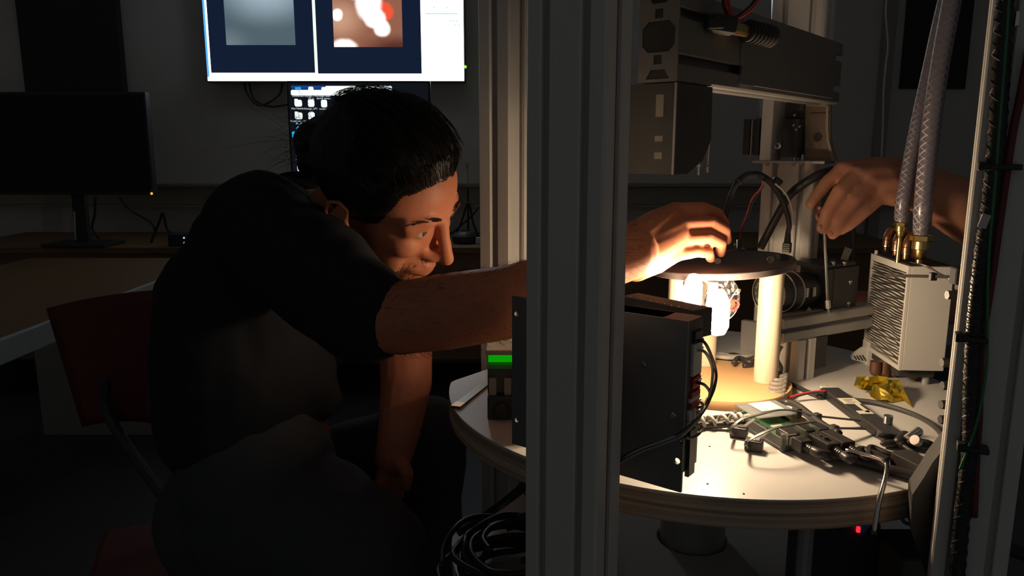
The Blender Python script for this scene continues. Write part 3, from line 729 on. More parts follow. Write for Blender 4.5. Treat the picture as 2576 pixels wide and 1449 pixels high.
def onpl(px, py, dn=0.0):
    dd = dirpx(px, py); o = PC+tn*dn-V3(0, 0, CZ); t = o.dot(tn)/dd.dot(tn); return V3(dd.x*t, dd.y*t, CZ+dd.z*t)
for px, py, rr in ((1805, 657, .0040), (1938, 654, .0040)):
    p = onpl(px, py+8); c_ = p+tn*.0042; m = MB(); m.tube([c_+V3(math.cos(a)*rr, 0, math.sin(a)*rr) for a in [i*2*PI/24 for i in range(25)]], .0006, 6, 2); o = obj('eyelet_ring', m, M_steel, r, True)
    m = MB(); m.cyl(c_+V3(0, .0003, 0), c_+V3(0, .003, 0), rr*.86, n=16); obj('eyelet_core', m, M_plate, o)
for px, py in ((1805, 617), (1851, 618), (1869, 629), (1966, 644), (1668, 680)):
    p = onpl(px, py); m = MB(); m.lathe([(.0028, 0), (.0028, .0022), (.0018, .0032)], p, tn, 12); obj('screw', m, M_steel, r, 'auto')
p = onpl(1861, 627); m = MB(); m.cyl(p, p+tn*.015, .0036, n=14); o = obj('sensor_tube', m, M_black, r, 'auto')
m = MB(); m.cyl(p-tn*0+V3(-.0042, -.002, 0), p+tn*.014+V3(-.0042, -.002, 0), .0009, n=8); obj('highlight_pin', m, M_steel, o)
m = MB(); m.boxv(onpl(1800, 636), tx*.045, ty*.02, tn*.002); obj('raised_pad', m, M_plate, r)
m = MB(); p = onpl(1968, 652); m.box(p+tn*.003, (.012, .014, .006), tilt, bev=.001); obj('rim_clamp', m, M_black, r)
# legs
LEGS = [(.0610, -.014), (-.053, .008), (.0, .068)]
for dx, dy in LEGS:
    b0 = V3(DC.x+dx, DC.y+dy, WZ); topz = (PC+tx*dx).z-.009
    m = MB(); m.lathe([(.0125, 0), (.0155, 0), (.0155, topz-WZ), (.0125, topz-WZ)], b0, Z, 32, close=False); m.cyl(b0+Z*.001, b0+Z*.002, .013, n=24)
    o = obj('pipe_leg', m, M_pvc, r, 'auto')
    m = MB(); m.lathe([(.0157, 0), (.0160, .0005), (.0160, .002), (.0157, .0025)], b0, Z, 32); obj('foot_ring', m, M_ply, o, 'auto')
# bulbs
M_bulb = emis('glowing_bulb', (1.0, .75, .49), BULB_L)
B1 = at(1744, 735, .885); B2 = at(1806, 786, .868)
def bulb(p, sock, k=1.0):
    m = MB(); m.lathe([(0, -.019*k), (.006*k, -.017*k), (.0088*k, -.011*k), (.0088*k, .008*k), (.006*k, .015*k), (.004*k, .018*k), (.0, .0185*k)], p, Z, 16, close=False)
    b = obj('bulb', m, M_bulb, r, 'auto')
    m = MB(); m.cyl(p+V3(0, .0085*k, .006), p+V3(0, .0085*k+sock, .006), .0075, n=14); m.cyl(p+V3(0, .0075*k, .006), p+V3(0, .0095*k, .006), .009, n=14); obj('bulb_socket', m, M_whitep, r)
bulb(B1, .014, 1.2); bulb(B2, .014, 1.5)
# socket bracket for the low bulb
m = MB(); m.boxv(B2+V3(-.006, .026, .004), V3(.012, 0, 0), V3(0, .002, 0), Z*(PC.z-.014-B2.z-.004)); m.boxv(B2+V3(-.006, .026, PC.z-.014-B2.z), V3(.012, 0, 0), V3(0, .03, 0), Z*.002); m.boxv(B1+V3(-.006, .023, .004), V3(.012, 0, 0), V3(0, .002, 0), Z*(PC.z-.012-B1.z-.004)); obj('bulb_bracket', m, M_alud, r)
m = MB(); m.cyl(at(1826, 767, .935), at(1838, 763, .94), .0072, .0072, 16); obj('ceramic_body', m, mat('brown_ceramic', (.22, .12, .08), .4), r)
q = at(1847, 768, .935); m = MB(); pts = []
for i in range(42):
    a = i*2*PI/14; pts.append(q+V3(math.cos(a)*.0062, .002*i/14, math.sin(a)*.0062))
m.tube(pts, .0013, 6, 2); obj('red_coil', m, M_redw, r, True)
m = MB(); m.tube([at(1836, 757, .93), at(1850, 735, .935), at(1862, 728, .94), at(1858, 738, .93), at(1842, 742, .93)], .0008, 5, 6); obj('lead_loop', m, M_grey, r, True)
# shallow reflector under the low bulb and a crumpled foil screen behind it
m = MB(); a0 = B2; N1 = 14; rows = []
for j, (rr, zz) in enumerate(((.006, -.022), (.016, -.019), (.024, -.011), (.027, -.003))):
    row = []
    for i in range(N1):
        a = -.2+2.2*i/(N1-1)+PI*.75; row.append(m.bm.verts.new(B2+V3(-.002+math.cos(a)*rr, .006+math.sin(a)*rr*.8, zz-.006)))
    rows.append(row)
for A_, B_ in zip(rows, rows[1:]):
    for i in range(N1-1): m.bm.faces.new((A_[i], A_[i+1], B_[i+1], B_[i]))
obj('reflector', m, M_foil, r, True)
rnd = random.Random(4)
fc = at(1816, 752, .955); m = MB(); G = []; n1, n2 = 10, 26
cv = m.bm.verts.new(fc)
for j in range(1, n1):
    row = []
    for i in range(n2):
        a = 2*PI*i/n2; rr = .026*j/(n1-1); row.append(m.bm.verts.new(fc+V3(math.cos(a)*rr*.86, rnd.uniform(-.0018, .0018), math.sin(a)*rr*1.12)))
    G.append(row)
for i in range(n2): m.bm.faces.new((cv, G[0][i], G[0][(i+1) % n2]))
for A_, B_ in zip(G, G[1:]):
    for i in range(n2): m.bm.faces.new((A_[i], A_[(i+1) % n2], B_[(i+1) % n2], B_[i]))
obj('foil_screen', m, M_foil, r)
m = MB(); m.tube([fc+V3(math.cos(a)*.0225, -.001, math.sin(a)*.0295) for a in [i*2*PI/32 for i in range(33)]], .0006, 5, 2); obj('foil_rim', m, M_steel, r)
# ---------------------------------------------------------------- camera rail and camera
Wd = V3(math.sin(math.radians(61)), math.cos(math.radians(61)), 0); Nf = V3(Wd.y, -Wd.x, 0)   # along the rail, and its front
RC = tab(2004, 960); RC.z = 0; a3 = .036
r = root('rail_post', V3(RC.x, RC.y, TZ), 'short slotted aluminium post carrying the camera rail', 'frame post')
zr = at(1990, 858, RC.y).z
m = MB(); ext(m, V3(RC.x, RC.y, TZ), Wd, -Nf, Z*(zr-TZ), 1, 1, a3); obj('profile', m, M_alu, r)
m = MB(); m.boxv(V3(RC.x, RC.y, zr-.045)+Wd*a3, Wd*.022, -Nf*.02, Z*.045); obj('corner_bracket', m, M_blackm, r)
rs = V3(RC.x, RC.y, zr)-Wd*.030-Nf*.002
r = root('camera_rail', rs, 'horizontal slotted aluminium rail carrying the black camera', 'frame beam')
m = MB(); m.prism(ext_poly(1, 1, .033), rs, -Nf, Z, Wd*.21); obj('profile', m, M_alud, r)
m = MB()
for zz in (.003, .020):
    p = rs-Wd*.001+Z*zz-Nf*.004
    m.tube([p, p-Wd*.0001+Z*.010, p-Nf*.006+Z*.010, p-Nf*.006, p], .0007, 4, 0)
obj('end_clip', m, M_ring, r)
# lens, pointing left at the lamp
lz = at(1935, 740, 1.06).z
l0 = at(1932, 738, 1.045); ld = Wd.copy()
LR = .0288
r = root('camera', l0+ld*.09-Z*.035, 'black camera with a wide ring-banded lens aimed at the lamp', 'camera')
m = MB(); m.lathe([(LR*.90, .004), (LR*.93, 0), (LR*.99, 0), (LR, .002), (LR, .012), (LR*.96, .013), (LR*.96, .022), (LR*1.0, .024), (LR*1.0, .040), (LR*.95, .043), (LR*.95, .052), (LR*.84, .058), (LR*.84, .075), (LR*.7, .078), (LR*.7, .09)], l0, ld, 48, close=False); lb = obj('lens_barrel', m, M_black, r, 'auto')
m = MB(); m.lathe([(LR*.955, -.0006), (LR*1.0, -.0006), (LR*1.012, .002), (LR*.955, .002)], l0, ld, 48, close=False); obj('front_ring', m, M_ring, lb, 'auto')
for h_, w_ in ((.0405, .0024), (.0225, .0012)):
    m = MB(); m.lathe([(LR*.96, h_), (LR*1.012, h_), (LR*1.012, h_+w_), (LR*.96, h_+w_)], l0, ld, 48, close=False); obj('band_ring', m, M_ring, lb, 'auto')
m = MB(); m.lathe([(0, .0075), (LR*.4, .0065), (LR*.66, .005), (LR*.70, .006)], l0, ld, 40, close=False); obj('front_glass', m, M_lens, lb, True)
m = MB(); m.lathe([(LR*.68, .0055), (LR*.92, .0012), (LR*.92, .004), (LR*.70, .0065)], l0, ld, 40, close=False); obj('name_ring', m, M_black, lb, 'auto')
M_prt = mat('white_print', (.8, .78, .72), .5, 0, 0, 1)
ex_ = V3(ld.y, -ld.x, 0); txt = 'ZUIKO  H- Auto'
for i, ch in enumerate(txt):
    if ch == ' ': continue
    a = math.radians(236-i*6.6)
    pz = l0+(ex_*math.cos(a)+Z*math.sin(a))*LR*.80+ld*.0008
    cu = bpy.data.curves.new('lettering', 'FONT'); cu.body = ch; cu.size = .0052; cu.align_x = 'CENTER'; cu.align_y = 'CENTER'; cu.extrude = .0001; cu.materials.append(M_prt)
    n_ = -ld; up = (ex_*math.cos(a)+Z*math.sin(a)); rt = up.cross(n_); to_mesh('lettering', cu, M_prt, lb, pz, Matrix((rt, up, n_)).transposed().to_euler())
for (h0, a_) in ((.047, .25), (.062, .1)):
    m = MB(); c = l0+ld*h0-ex_*0; m.box(c+Nf*LR*.93+Z*.001, (.006, .004, .014), Matrix((ld, -Nf, Z)).transposed(), bev=.0015); obj('focus_lug', m, M_steel, lb)
cb = l0+ld*.088
m = MB(); m.boxv(cb+Nf*.030-Z*.030, ld*.065, -Nf*.052, Z*.062, .002); bd = obj('body', m, M_black, r)
m = MB(); m.boxv(cb+Nf*.026+Z*.032-ld*.012, ld*.075, -Nf*.052, Z*.006, .001); m.boxv(cb+Nf*.032-Z*.030+ld*.010, ld*.004, -Nf*.004, Z*.062); obj('top_plate', m, M_black, r)
for dx, zz in ((.006, .041), (.030, .039), (.046, .010), (.046, -.022)):
    m = MB(); p = cb+ld*dx+Z*zz+Nf*.030; m.sph(p, .0034, 10, 6); m.cyl(p-Z*.004, p, .0022, n=8); obj('thumb_screw', m, M_steel, r, 'auto')
m = MB(); m.boxv(l0+ld*.02+Nf*.012-Z*.0335, ld*.14, -Nf*.03, Z*.004); obj('mount_plate', m, M_black, r)
m = MB(); p = l0+ld*.060+Nf*.022-Z*.0285; m.box(p, (.010, .0015, .010), Matrix((ld, -Nf, Z)).transposed()@Matrix.Rotation(PI/4, 3, 'Y')); obj('paper_diamond', m, mat('orange_paper', (.75, .45, .25), .7), r)
# plugs with pale ribbed grips
def plug(name, px, py, Y, h, lab, w=.0115):
    p = at(px, py, Y); rr = root(name, p, lab, 'plug')
    m = MB(); m.box(p+Z*h/2, (w, w*.9, h), Matrix.Rotation(-.5, 3, 'Z'), bev=.001); obj('body', m, M_black, rr)
    R = Matrix.Rotation(-.5, 3, 'Z')
    for i in range(5):
        m = MB(); m.box(p+R@V3(-.0005, -w*.47, 0)+Z*(h*(.12+.19*i)), (w*.8, .0016, h*.085), R); obj('grip_rib', m, M_ring, rr)
    m = MB(); m.cyl(p+Z*h, p+Z*(h+.014), w*.42, w*.33, 12); obj('strain_relief', m, M_rubber, rr)
    return p+Z*(h+.014)
pa = plug('camera_plug', 1979, 636, 1.06, .0145, 'black plug with pale ribs at the back rim of the lamp plate')
pb = plug('data_plug', 2140, 680, 1.13, .0170, 'black plug with pale ribs standing on the camera body')
m = MB(); pts = [pa, at(1985, 560, 1.055), at(1971, 510, 1.045), at(1945, 465, 1.03), at(1915, 443, 1.01), at(1890, 439, .99), at(1868, 447, .98), at(1846, 475, .97), at(1828, 530, .97), at(1818, 600, .98), at(1820, 628, 1.0)]
m.tube(pts, .0036, 10, 7); cc = tag(obj('corrugated_cable', m, M_rubber, None, True), 'corrugated black cable arching up over the lamp plate', 'cable')
m = MB(); sp = spline(pts, 7)
for i in range(14, 46):
    t_ = (sp[i+1]-sp[i]).normalized(); m.cyl(sp[i], sp[i]+t_*.0026, .0046, n=10)
o = obj('sleeve_ring', m, M_rubber, cc); o['kind'] = 'stuff'
m = MB(); m.tube([at(1997, 565, 1.052), at(1991, 520, 1.04), at(1975, 485, 1.03), at(1950, 462, 1.02)], .0013, 6, 6); obj('pale_wire', m, M_grey, cc, True)
m = MB(); m.box(at(1953, 458, 1.035), (.013, .01, .012), Matrix.Rotation(.6, 3, 'Y'), bev=.002); obj('knot', m, M_rubber, cc)
m = MB(); m.tube([at(1912, 625, 1.10), at(1930, 590, 1.10), at(1962, 530, 1.09), at(1985, 492, 1.08), at(2010, 470, 1.07), at(2060, 440, 1.06), at(2110, 425, 1.08), at(2160, 420, 1.1)], .0062, 8, 6); tag(obj('grey_cable', m, M_rubber, None, True), 'thick dark cable rising to the right across the rear post', 'cable')
for pts, mt, lab in (([(1861, 604), (1864, 575), (1876, 545), (1892, 500), (1910, 478), (1920, 462)], M_redw, 'thin red wire rising from the sensor tube on the lamp plate'), ([(1862, 604), (1867, 572), (1881, 548), (1897, 505), (1912, 482), (1921, 466)], M_rubber, 'thin black wire twisted with the red one above the sensor tube')):
    m = MB(); m.tube([at(a, b, 1.0) for a, b in pts], .0009, 6, 6); tag(obj('sensor_wire', m, mt, None, True), lab, 'wire')
m = MB(); m.tube([pb, at(2143, 640, 1.13), at(2147, 600, 1.13), at(2145, 565, 1.13), at(2160, 520, 1.15)], .0042, 8, 6); tag(obj('data_cable', m, M_rubber, None, True), 'black cable rising from the plug on the camera body behind the hand', 'cable')
m = MB(); p = at(2129, 640, 1.12); m.box(p, (.010, .003, .020), Matrix.Rotation(.3, 3, 'Y')); tag(obj('cable_flag', m, M_grey), 'small grey tag beside the plug on the camera body', 'tag')
# carriage on the rear post
F0 = V3(RP.x, RP.y, 0)-V*.004
def onpost(px, py, dn=0.0):
    d_ = dirpx(px, py); o = F0-V*dn; t = o.dot(V)/d_.dot(V); return V3(d_.x*t, d_.y*t, CZ+d_.z*t)
r = root('carriage', onpost(1985, 408, .02), 'linear carriage with black blocks and a curved gusset plate on the rear post', 'carriage')
def pbox(name, a, b, c, d, d0, d1, mt, bev=.0008):
    p = onpost(a, d, 0); q_ = onpost(c, b, 0); w_ = (q_-p).dot(U); h_ = q_.z-p.z
    m = MB(); m.boxv(p-V*d1, U*w_, V*(d1-d0), Z*h_, bev); return obj(name, m, mt, r)
pbox('bottom_plate', 1921, 404, 2100, 409, -.0, .045, M_alud)
up = pbox('upright_bar', 1938, 250, 1975, 403, .004, .044, M_alu)
pbox('edge_strip', 1930, 250, 1934, 298, .010, .040, M_steel)
p = onpost(1957, 367, .0445); m = MB(); m.lathe([(.0050, 0), (.0050, .0018), (.0026, .0024)], p, -V, 16); b_ = obj('bolt', m, M_steel, r, 'auto')
m = MB(); m.cyl(p-V*.0022, p-V*.0028, .0022, n=6); obj('socket', m, M_blackm, b_)
pbox('bearing_block', 1893, 302, 1914, 389, .012, .040, M_black); pbox('spacer', 1913, 304, 1921, 390, .010, .042, M_alud); pbox('bearing_block', 1921, 300, 1938, 390, .006, .040, M_black)
pbox('bearing_block', 1985, 300, 2032, 395, .004, .036, M_black); pbox('rear_block', 1984, 258, 2034, 300, .0, .02, M_hood)
m = MB()
for i in range(7): q_ = onpost(1892, 308+i*13, .03); m.sph(q_, .0022, 8, 5)
o = obj('cable_beads', m, M_black, r); o['kind'] = 'stuff'
for px in (1931, 1998, 2018):
    m = MB(); q_ = onpost(px, 396, .022); m.cyl(q_-Z*.012, q_+Z*.004, .0026, n=10); obj('screw', m, M_steel, r)
for px, py in ((1997, 315), (2003, 326), (2012, 318), (1999, 290)):
    m = MB(); q_ = onpost(px, py, .037); m.sph(q_, .002, 8, 5); obj('small_screw', m, M_steel, r)
gp = [(2032, 405), (2112, 405), (2104, 385), (2097, 355), (2095, 320), (2096, 262), (2032, 262)]
Pp = [onpost(a, b, .0) for a, b in gp]; m = MB()
va = [m.bm.verts.new(p_-V*.012) for p_ in Pp]; vb = [m.bm.verts.new(p_-V*.008) for p_ in Pp]; n = len(Pp)
for i in range(n): m.bm.faces.new((va[i], va[(i+1) % n], vb[(i+1) % n], vb[i]))
m.bm.faces.new(va[::-1]); m.bm.faces.new(vb); gs = obj('gusset_plate', m, mat('brown_anodised', (.30, .22, .16), .4, .5), r)
m = MB(); rim = [onpost(a, b, .006) for a, b in ((2105, 404), (2098, 380), (2091, 352), (2089, 320), (2090, 262), (2034, 262))]
for p_, q_ in zip(rim, rim[1:]):
    d_ = (q_-p_); m.boxv(p_-V*.010, d_, V*.016, d_.normalized().cross(V)*.0035)
obj('gusset_rim', m, M_duct, gs)
m = MB(); q_ = onpost(2057, 345, .0125); m.lathe([(.0062, 0), (.0062, .0008)], q_, -V, 16); m.boxv(onpost(2040, 286, .013), U*.03, V*.001, Z*.0012); obj('gusset_hole', m, M_hood, gs)
# ---------------------------------------------------------------- screwdriver held by the second person
M_redh = mat('dark_red_handle', (.22, .05, .035), .35)
r = root('screwdriver', at(2084, 785, 1.035), 'long slim nut driver held upright by the hand at the back', 'screwdriver')
m = MB(); m.cyl(at(2082, 770, 1.03), at(2073, 560, 1.03), .0021, n=12); obj('shaft', m, M_steel, r)
m = MB(); m.cyl(at(2083, 775, 1.03), at(2081, 755, 1.03), .0040, n=6); m.cyl(at(2084, 795, 1.03), at(2083, 775, 1.03), .002, n=8); obj('hex_tip', m, M_steel, r)
m = MB(); m.chain([(at(2073, 560, 1.03), .004), (at(2066, 535, 1.035), .0060), (at(2061, 524, 1.03), .0052)], 14); obj('handle', m, M_redh, r, True)
m = MB(); m.sph(at(2061, 523, 1.023), .003, 10, 8); obj('end_cap', m, M_steel, r, True)
# ---------------------------------------------------------------- heat exchanger block
HN = at(2286, 670, .985); HB = at(2268, 932, .985).z; HL = .125; HW = .059; HH = HN.z-HB
h0 = V3(HN.x, HN.y, HB); EX, EY = V3(1, 0, 0), V3(0, 1, 0); qa = math.radians(-4); hx, hy = V3(math.cos(qa), math.sin(qa), 0), V3(-math.sin(qa), math.cos(qa), 0)
r = root('heat_exchanger', h0+hx*HW/2+hy*HL/2, 'square aluminium heat exchanger block with a finned side and brass fittings on top', 'heat exchanger')
fr = .0060
m = MB(); m.boxv(h0, hx*.0035, hy*HL, Z*fr); m.boxv(h0+Z*(HH-fr*1.5), hx*.0035, hy*HL, Z*fr*1.5); m.boxv(h0+Z*fr, hx*.0035, hy*.0042, Z*(HH-2.5*fr)); m.boxv(h0+Z*fr+hy*(HL-.0036), hx*.0035, hy*.0036, Z*(HH-2.5*fr))
obj('fin_frame', m, M_case, r)
m = MB(); m.boxv(h0+hx*.0035, hx*(HW-.0035), hy*HL, Z*HH, .0012); obj('side_casing', m, M_case, r)
rnd = random.Random(11); m = MB(); nf = 34
M_fin = mat('thin_aluminium_fin', (.30, .27, .24), .28, .9, .4, 300, .3)
for i in range(nf):
    z_ = HB+fr+(HH-2.5*fr)*(i+.5)/nf; ys = [.0045+(HL-.0085)*k/14 for k in range(15)]
    ph = rnd.uniform(0, 6)
    lo, hi = [], []
    for k, y in enumerate(ys):
        dx = .0022+.0007*math.sin(k*1.1+ph)+rnd.uniform(-.0004, .0004); dz = .0006*math.sin(k*.9+ph)
        lo.append(m.bm.verts.new(h0+hx*dx+hy*y+Z*(z_-HB-.0013+dz))); hi.append(m.bm.verts.new(h0+hx*(dx-.0012)+hy*y+Z*(z_-HB+.0011+dz)))
    for k in range(14): m.bm.faces.new((lo[k], lo[k+1], hi[k+1], hi[k]))
o = obj('fin_stack', m, M_fin, r); o['kind'] = 'stuff'
m = MB(); m.boxv(h0+Z*HH+hx*.003+hy*.003, hx*(HW-.006), hy*(HL-.006), Z*.0012); obj('top_plate', m, M_blackm, r)
tz = HB+HH
def topp(px, py): return onz(px, py, tz)
# copper bends on top
for (a, b, c, d) in ((2228, 634, 2268, 612), (2252, 645, 2290, 622), (2277, 655, 2306, 636)):
    p, q_ = topp(a, b), topp(c, d); h_ = .030
    q_ = p+(V3(.018, .010, 0))
    m = MB(); m.cyl(p, p+Z*.009, .0042, n=14); m.cyl(p+Z*.009, p+Z*.018, .0055, n=14)
    m.tube([p+Z*.018, p+Z*.024+V3(.001, .0006, 0), p+Z*.032+V3(.006, .0035, 0), p+Z*.034+V3(.012, .007, 0)], .0055, 12, 6); m.tube([p+Z*.034+V3(.012, .007, 0), p+Z*.032+V3(.017, .011, 0), p+Z*.018+V3(.020, .012, 0), p+V3(.020, .012, 0)], .0055, 12, 6)
    o = obj('copper_bend', m, M_copper, r, 'auto')
    m = MB(); m.lathe([(.0043, .0085), (.0060, .0088), (.0060, .0100), (.0056, .0104)], p, Z, 14); obj('solder_ring', m, M_steel, o)
# brass fittings and hose tails
def fitting(px, py, Y, s, base):
    c = at(px, py, Y); m = MB()
    m.lathe([(.0105*s, 0), (.0112*s, .0008), (.0112*s, .0052*s), (.0105*s, .006*s)], c, Z, 6); n_ = obj('brass_nut', m, M_brass, r)
    m = MB(); m.lathe([(.0035*s, base-c.z), (.0035*s, -.019*s), (.0058*s, -.016*s), (.0062*s, -.009*s), (.0085*s, -.008*s), (.0085*s, -.0004)], c, Z, 20); obj('brass_body', m, M_brass, r, 'auto')
    m = MB(); m.lathe([(.0062*s, .006*s), (.0066*s, .010*s), (.006*s, .012*s), (.0068*s, .015*s), (.006*s, .018*s)], c, Z, 18); obj('hose_tail', m, M_steel, r, 'auto')
    return c+Z*.010*s
f2 = fitting(2317, 606, 1.0, 1.32, tz)
f1 = fitting(2266, 568, 1.018, .86, tz)
m = MB(); m.tube([topp(2290, 662), topp(2330, 672)+Z*.001, onz(2362, 690, tz-.002), onz(2392, 702, tz-.004)], .0022, 8, 5); obj('silver_stay', m, M_steel, r, True)
m = MB(); m.cyl(topp(2204, 640), topp(2204, 640)+Z*.006, .0022, n=10); obj('bolt', m, M_whitep, r)
# copper stubs below
for px, py, rr, hh in ((2204, 905, .0075, .014), (2228, 915, .0075, .015), (2250, 925, .0075, .015), (2296, 955, .0095, .0125), (2330, 958, .0095, .0125)):
    p = at(px, py, 1.03 if px < 2260 else 1.015); p.z = HB
    m = MB(); m.cyl(p-Z*hh, p+Z*.0, rr, n=16); m.sph(p-Z*hh, rr, 16, 8); obj('copper_stub', m, M_dcop, r, 'auto')
m = MB(); m.boxv(h0+hx*.006+hy*.012-Z*.012, hx*.046, hy*.10, Z*.012); obj('under_plate', m, M_blackm, r)
for dx, dy in ((.012, .105), (.046, .105), (.046, .020)):
    q = h0+hx*dx+hy*dy; m = MB(); m.cyl(V3(q.x, q.y, TZ), q-Z*.012, .005, n=10); obj('foot', m, M_alud, r)
# hoses
def hose(pts, rad, lab, sg):
    m = MB(); m.tube(pts, rad, 18, 10, ends=False); h = tag(obj('braided_hose', m, M_hose, None, True), lab, 'hose', None)
    m = MB(); m.tube(pts, rad*.74, 14, 10, ends=False); obj('inner_tube', m, milky('hose_liner'+sg, (.70, .68, .72), (.45, .40, .47), .25), h, True)
    sp = spline(pts, 60); m = MB(); nst = 5
    for s_ in (1, -1):
        for k in range(nst):
            q = []; acc = 0.0
            x = axis_m(sp[0], sp[1])[0]
            for i, p in enumerate(sp):
                t_ = (sp[min(i+1, len(sp)-1)]-sp[max(0, i-1)]).normalized(); x = (x-t_*x.dot(t_)).normalized(); y = t_.cross(x)
                if i: acc += (p-sp[i-1]).length
                a = s_*acc/rad*1.45+k*2*PI/nst; q.append(p+(x*math.cos(a)+y*math.sin(a))*rad*.93)
            m.tube(q, rad*.06, 3, 0)
    o = obj('braid', m, M_thread, h); o['kind'] = 'stuff'
hose([f2, at(2321, 540, .985), at(2328, 450, .985), at(2340, 340, .985), at(2356, 220, .985), at(2376, 100, .985), at(2397, -10, .985), at(2420, -120, .99)], .0112, 'clear braided hose rising from the larger brass nut to the top edge', 'a')
hose([f1, at(2271, 510, 1.012), at(2283, 440, 1.012), at(2299, 360, 1.012), at(2318, 270, 1.012), at(2340, 170, 1.012), at(2362, 70, 1.012), at(2388, -40, 1.012)], .0092, 'thinner clear braided hose rising from the smaller brass nut behind', 'b')
# cable tie in front of the heat exchanger
r = root('long_cable_tie', at(2370, 695, .72), 'long black cable tie pointing left across the heat exchanger', 'cable tie')
m = MB(); A, B = at(2227, 693, .83), at(2414, 697, .672); d_ = (B-A); m.boxv(A-Z*.0014, d_, V3(0, .001, 0), Z*.0028, .0003); obj('strap', m, mat('matt_strap', (.03, .024, .022), .9, 0, .1, 40, 0, .1), r)
m = MB(); m.box(A+(B-A)*.69, (.0065, .005, .0078), bev=.001); obj('head', m, M_black, r)
m = MB(); c = at(2410, 693, .676); m.box(c, (.010, .012, .016), bev=.002); m.box(c+V3(.004, 0, -.009), (.008, .01, .010), bev=.002); obj('cable_clip', m, M_blackm, r)
# bracket with a slotted gusset left of the heat exchanger
r = root('gusset_bracket', tab(2185, 915), 'pale slotted gusset bracket on the table left of the heat exchanger', 'bracket')
Yg = tab(2190, 920).y
m = MB(); p = at(2181, 920, Yg); q_ = at(2200, 878, Yg); m.boxv(V3(p.x, Yg, TZ), EX*(q_.x-p.x), EY*.02, Z*(HB-TZ+.012), .0008); obj('upright', m, M_whitep, r)
m = MB(); m.boxv(V3(q_.x+.004, Yg+.004, TZ), EX*.014, EY*.02, Z*(HB-TZ)); obj('second_upright', m, M_alud, r)
P = [at(a, b, Yg+.004) for a, b in ((2180, 914), (2142, 904), (2141, 898), (2148, 888), (2170, 874), (2181, 872))]
m = MB(); o_ = P[0]; poly = [((p-o_).x, (p-o_).z) for p in P]; m.prism(poly, o_, EX, Z, EY*.004); g_ = obj('gusset', m, M_whitep, r)
for i in range(4):
    c = at(2174-i*7.5, 901-i*.3, Yg+.0035); m = MB(); m.box(c, (.0016, .001, .011-.0012*i), Matrix.Rotation(-.65, 3, 'Y')); obj('slot', m, M_blackm, g_)
# gold foil
rnd = random.Random(3)
P = [(2146, 966), (2172, 945), (2196, 950), (2232, 953), (2258, 960), (2276, 985), (2299, 1022), (2284, 1027), (2243, 1011), (2206, 1008), (2178, 990)]
Q = [(2175, 962), (2205, 970), (2222, 985), (2240, 972), (2258, 985), (2268, 1003), (2215, 997), (2245, 998)]
Yf = tab(2250, 1013).y
def fp(px, py, jit): 
    b = tab(px, 1022 if px > 2200 else 1010); h_ = max(0, 1022-py)/1000
    return at(px, py, Yf+.045*min(1, max(0, (1020-py)/60))+jit)
m = MB(); pts = [fp(a, b, rnd.uniform(-.018, .018)) for a, b in P+Q]
import mathutils.geometry as mg
v2 = [Vector(p) for p in P+Q]; n = len(P)
res = mg.delaunay_2d_cdt(v2, [(i, (i+1) % n) for i in range(n)], [list(range(n))], 1, 1e-4)
vs = []
for v in res[0]:
    k = min(range(len(v2)), key=lambda i: (v2[i]-v).length); vs.append(m.bm.verts.new(pts[k]))
for f in res[2]:
    try: m.bm.faces.new([vs[i] for i in f])
    except ValueError: pass
bmesh.ops.subdivide_edges(m.bm, edges=m.bm.edges[:], cuts=1, use_grid_fill=True)
for v in m.bm.verts: v.co += Vector((rnd.uniform(-1, 1), rnd.uniform(-1, 1), rnd.uniform(-1, 1)))*.0036
for v in m.bm.verts: v.co.z = max(v.co.z, TZ+.0008)
f0 = m.bm.faces[:]
gold = tag(obj('gold_foil', m, M_gold), 'crumpled scrap of gold foil under the heat exchanger', 'foil')
so = gold.modifiers.new('thick', 'SOLIDIFY'); so.thickness = .0003
# ---------------------------------------------------------------- single board computer in a clear case
c1, c3, c2 = tab(1968, 1139), tab(1872, 1080), tab(2062, 1112)
lg = (c3-c1).normalized(); sh = V3(lg.y, -lg.x, 0)
if sh.dot(c2-c1) < 0: sh = -sh
CL, CW, CH = .098, .064, .0215
r = root('board_computer', c1+lg*CL/2+sh*CW/2, 'small circuit board computer in a clear plastic case on the table', 'computer')
def pib(name, l0_, l1, s0, s1, z0_, z1_, mt, bev=0.0, par=None):
    m = MB(); m.boxv(c1+lg*l0_+sh*s0+Z*z0_, lg*(l1-l0_), sh*(s1-s0), Z*(z1_-z0_), bev); return obj(name, m, mt, par or r)
pib('case_base', 0, CL, 0, CW, .0006, .003, M_clear, .0006)
pib('case_wall', 0, CL, 0, .002, .003, .0150, M_clear, .0004); pib('case_wall', 0, CL, CW-.002, CW, .003, .0150, M_clear, .0004)
pib('case_wall', CL-.002, CL, .002, CW-.002, .003, .015, M_clear, .0004); pib('case_wall', 0, .0025, .002, .012, .003, .015, M_clear, .0004)
pib('case_post', 0, .004, -.001, .004, .0005, .0205, M_clear, .001); pib('case_post', 0, .004, CW-.004, CW+.001, .0005, .0205, M_clear, .001)
pib('case_lid', .052, CL+.002, .004, CW-.004, .0190, .0205, M_clear, .0004)
pib('circuit_board', .003, CL-.004, .004, CW-.004, .005, .0065, M_pcb)
e1 = pib('network_socket', .001, .022, .006, .022, .0065, .0205, M_steel, .0006); pib('socket_opening', .0004, .0012, .0075, .0205, .008, .018, M_blackm, 0, e1)
for a, b in ((.0265, .0395), (.0445, .0575)):
    e1 = pib('usb_socket', -.001, .017, a, b, .0065, .0225, M_steel, .0006); pib('socket_opening', -.0016, -.0008, a+.001, b-.001, .0085, .021, M_blackm, 0, e1)
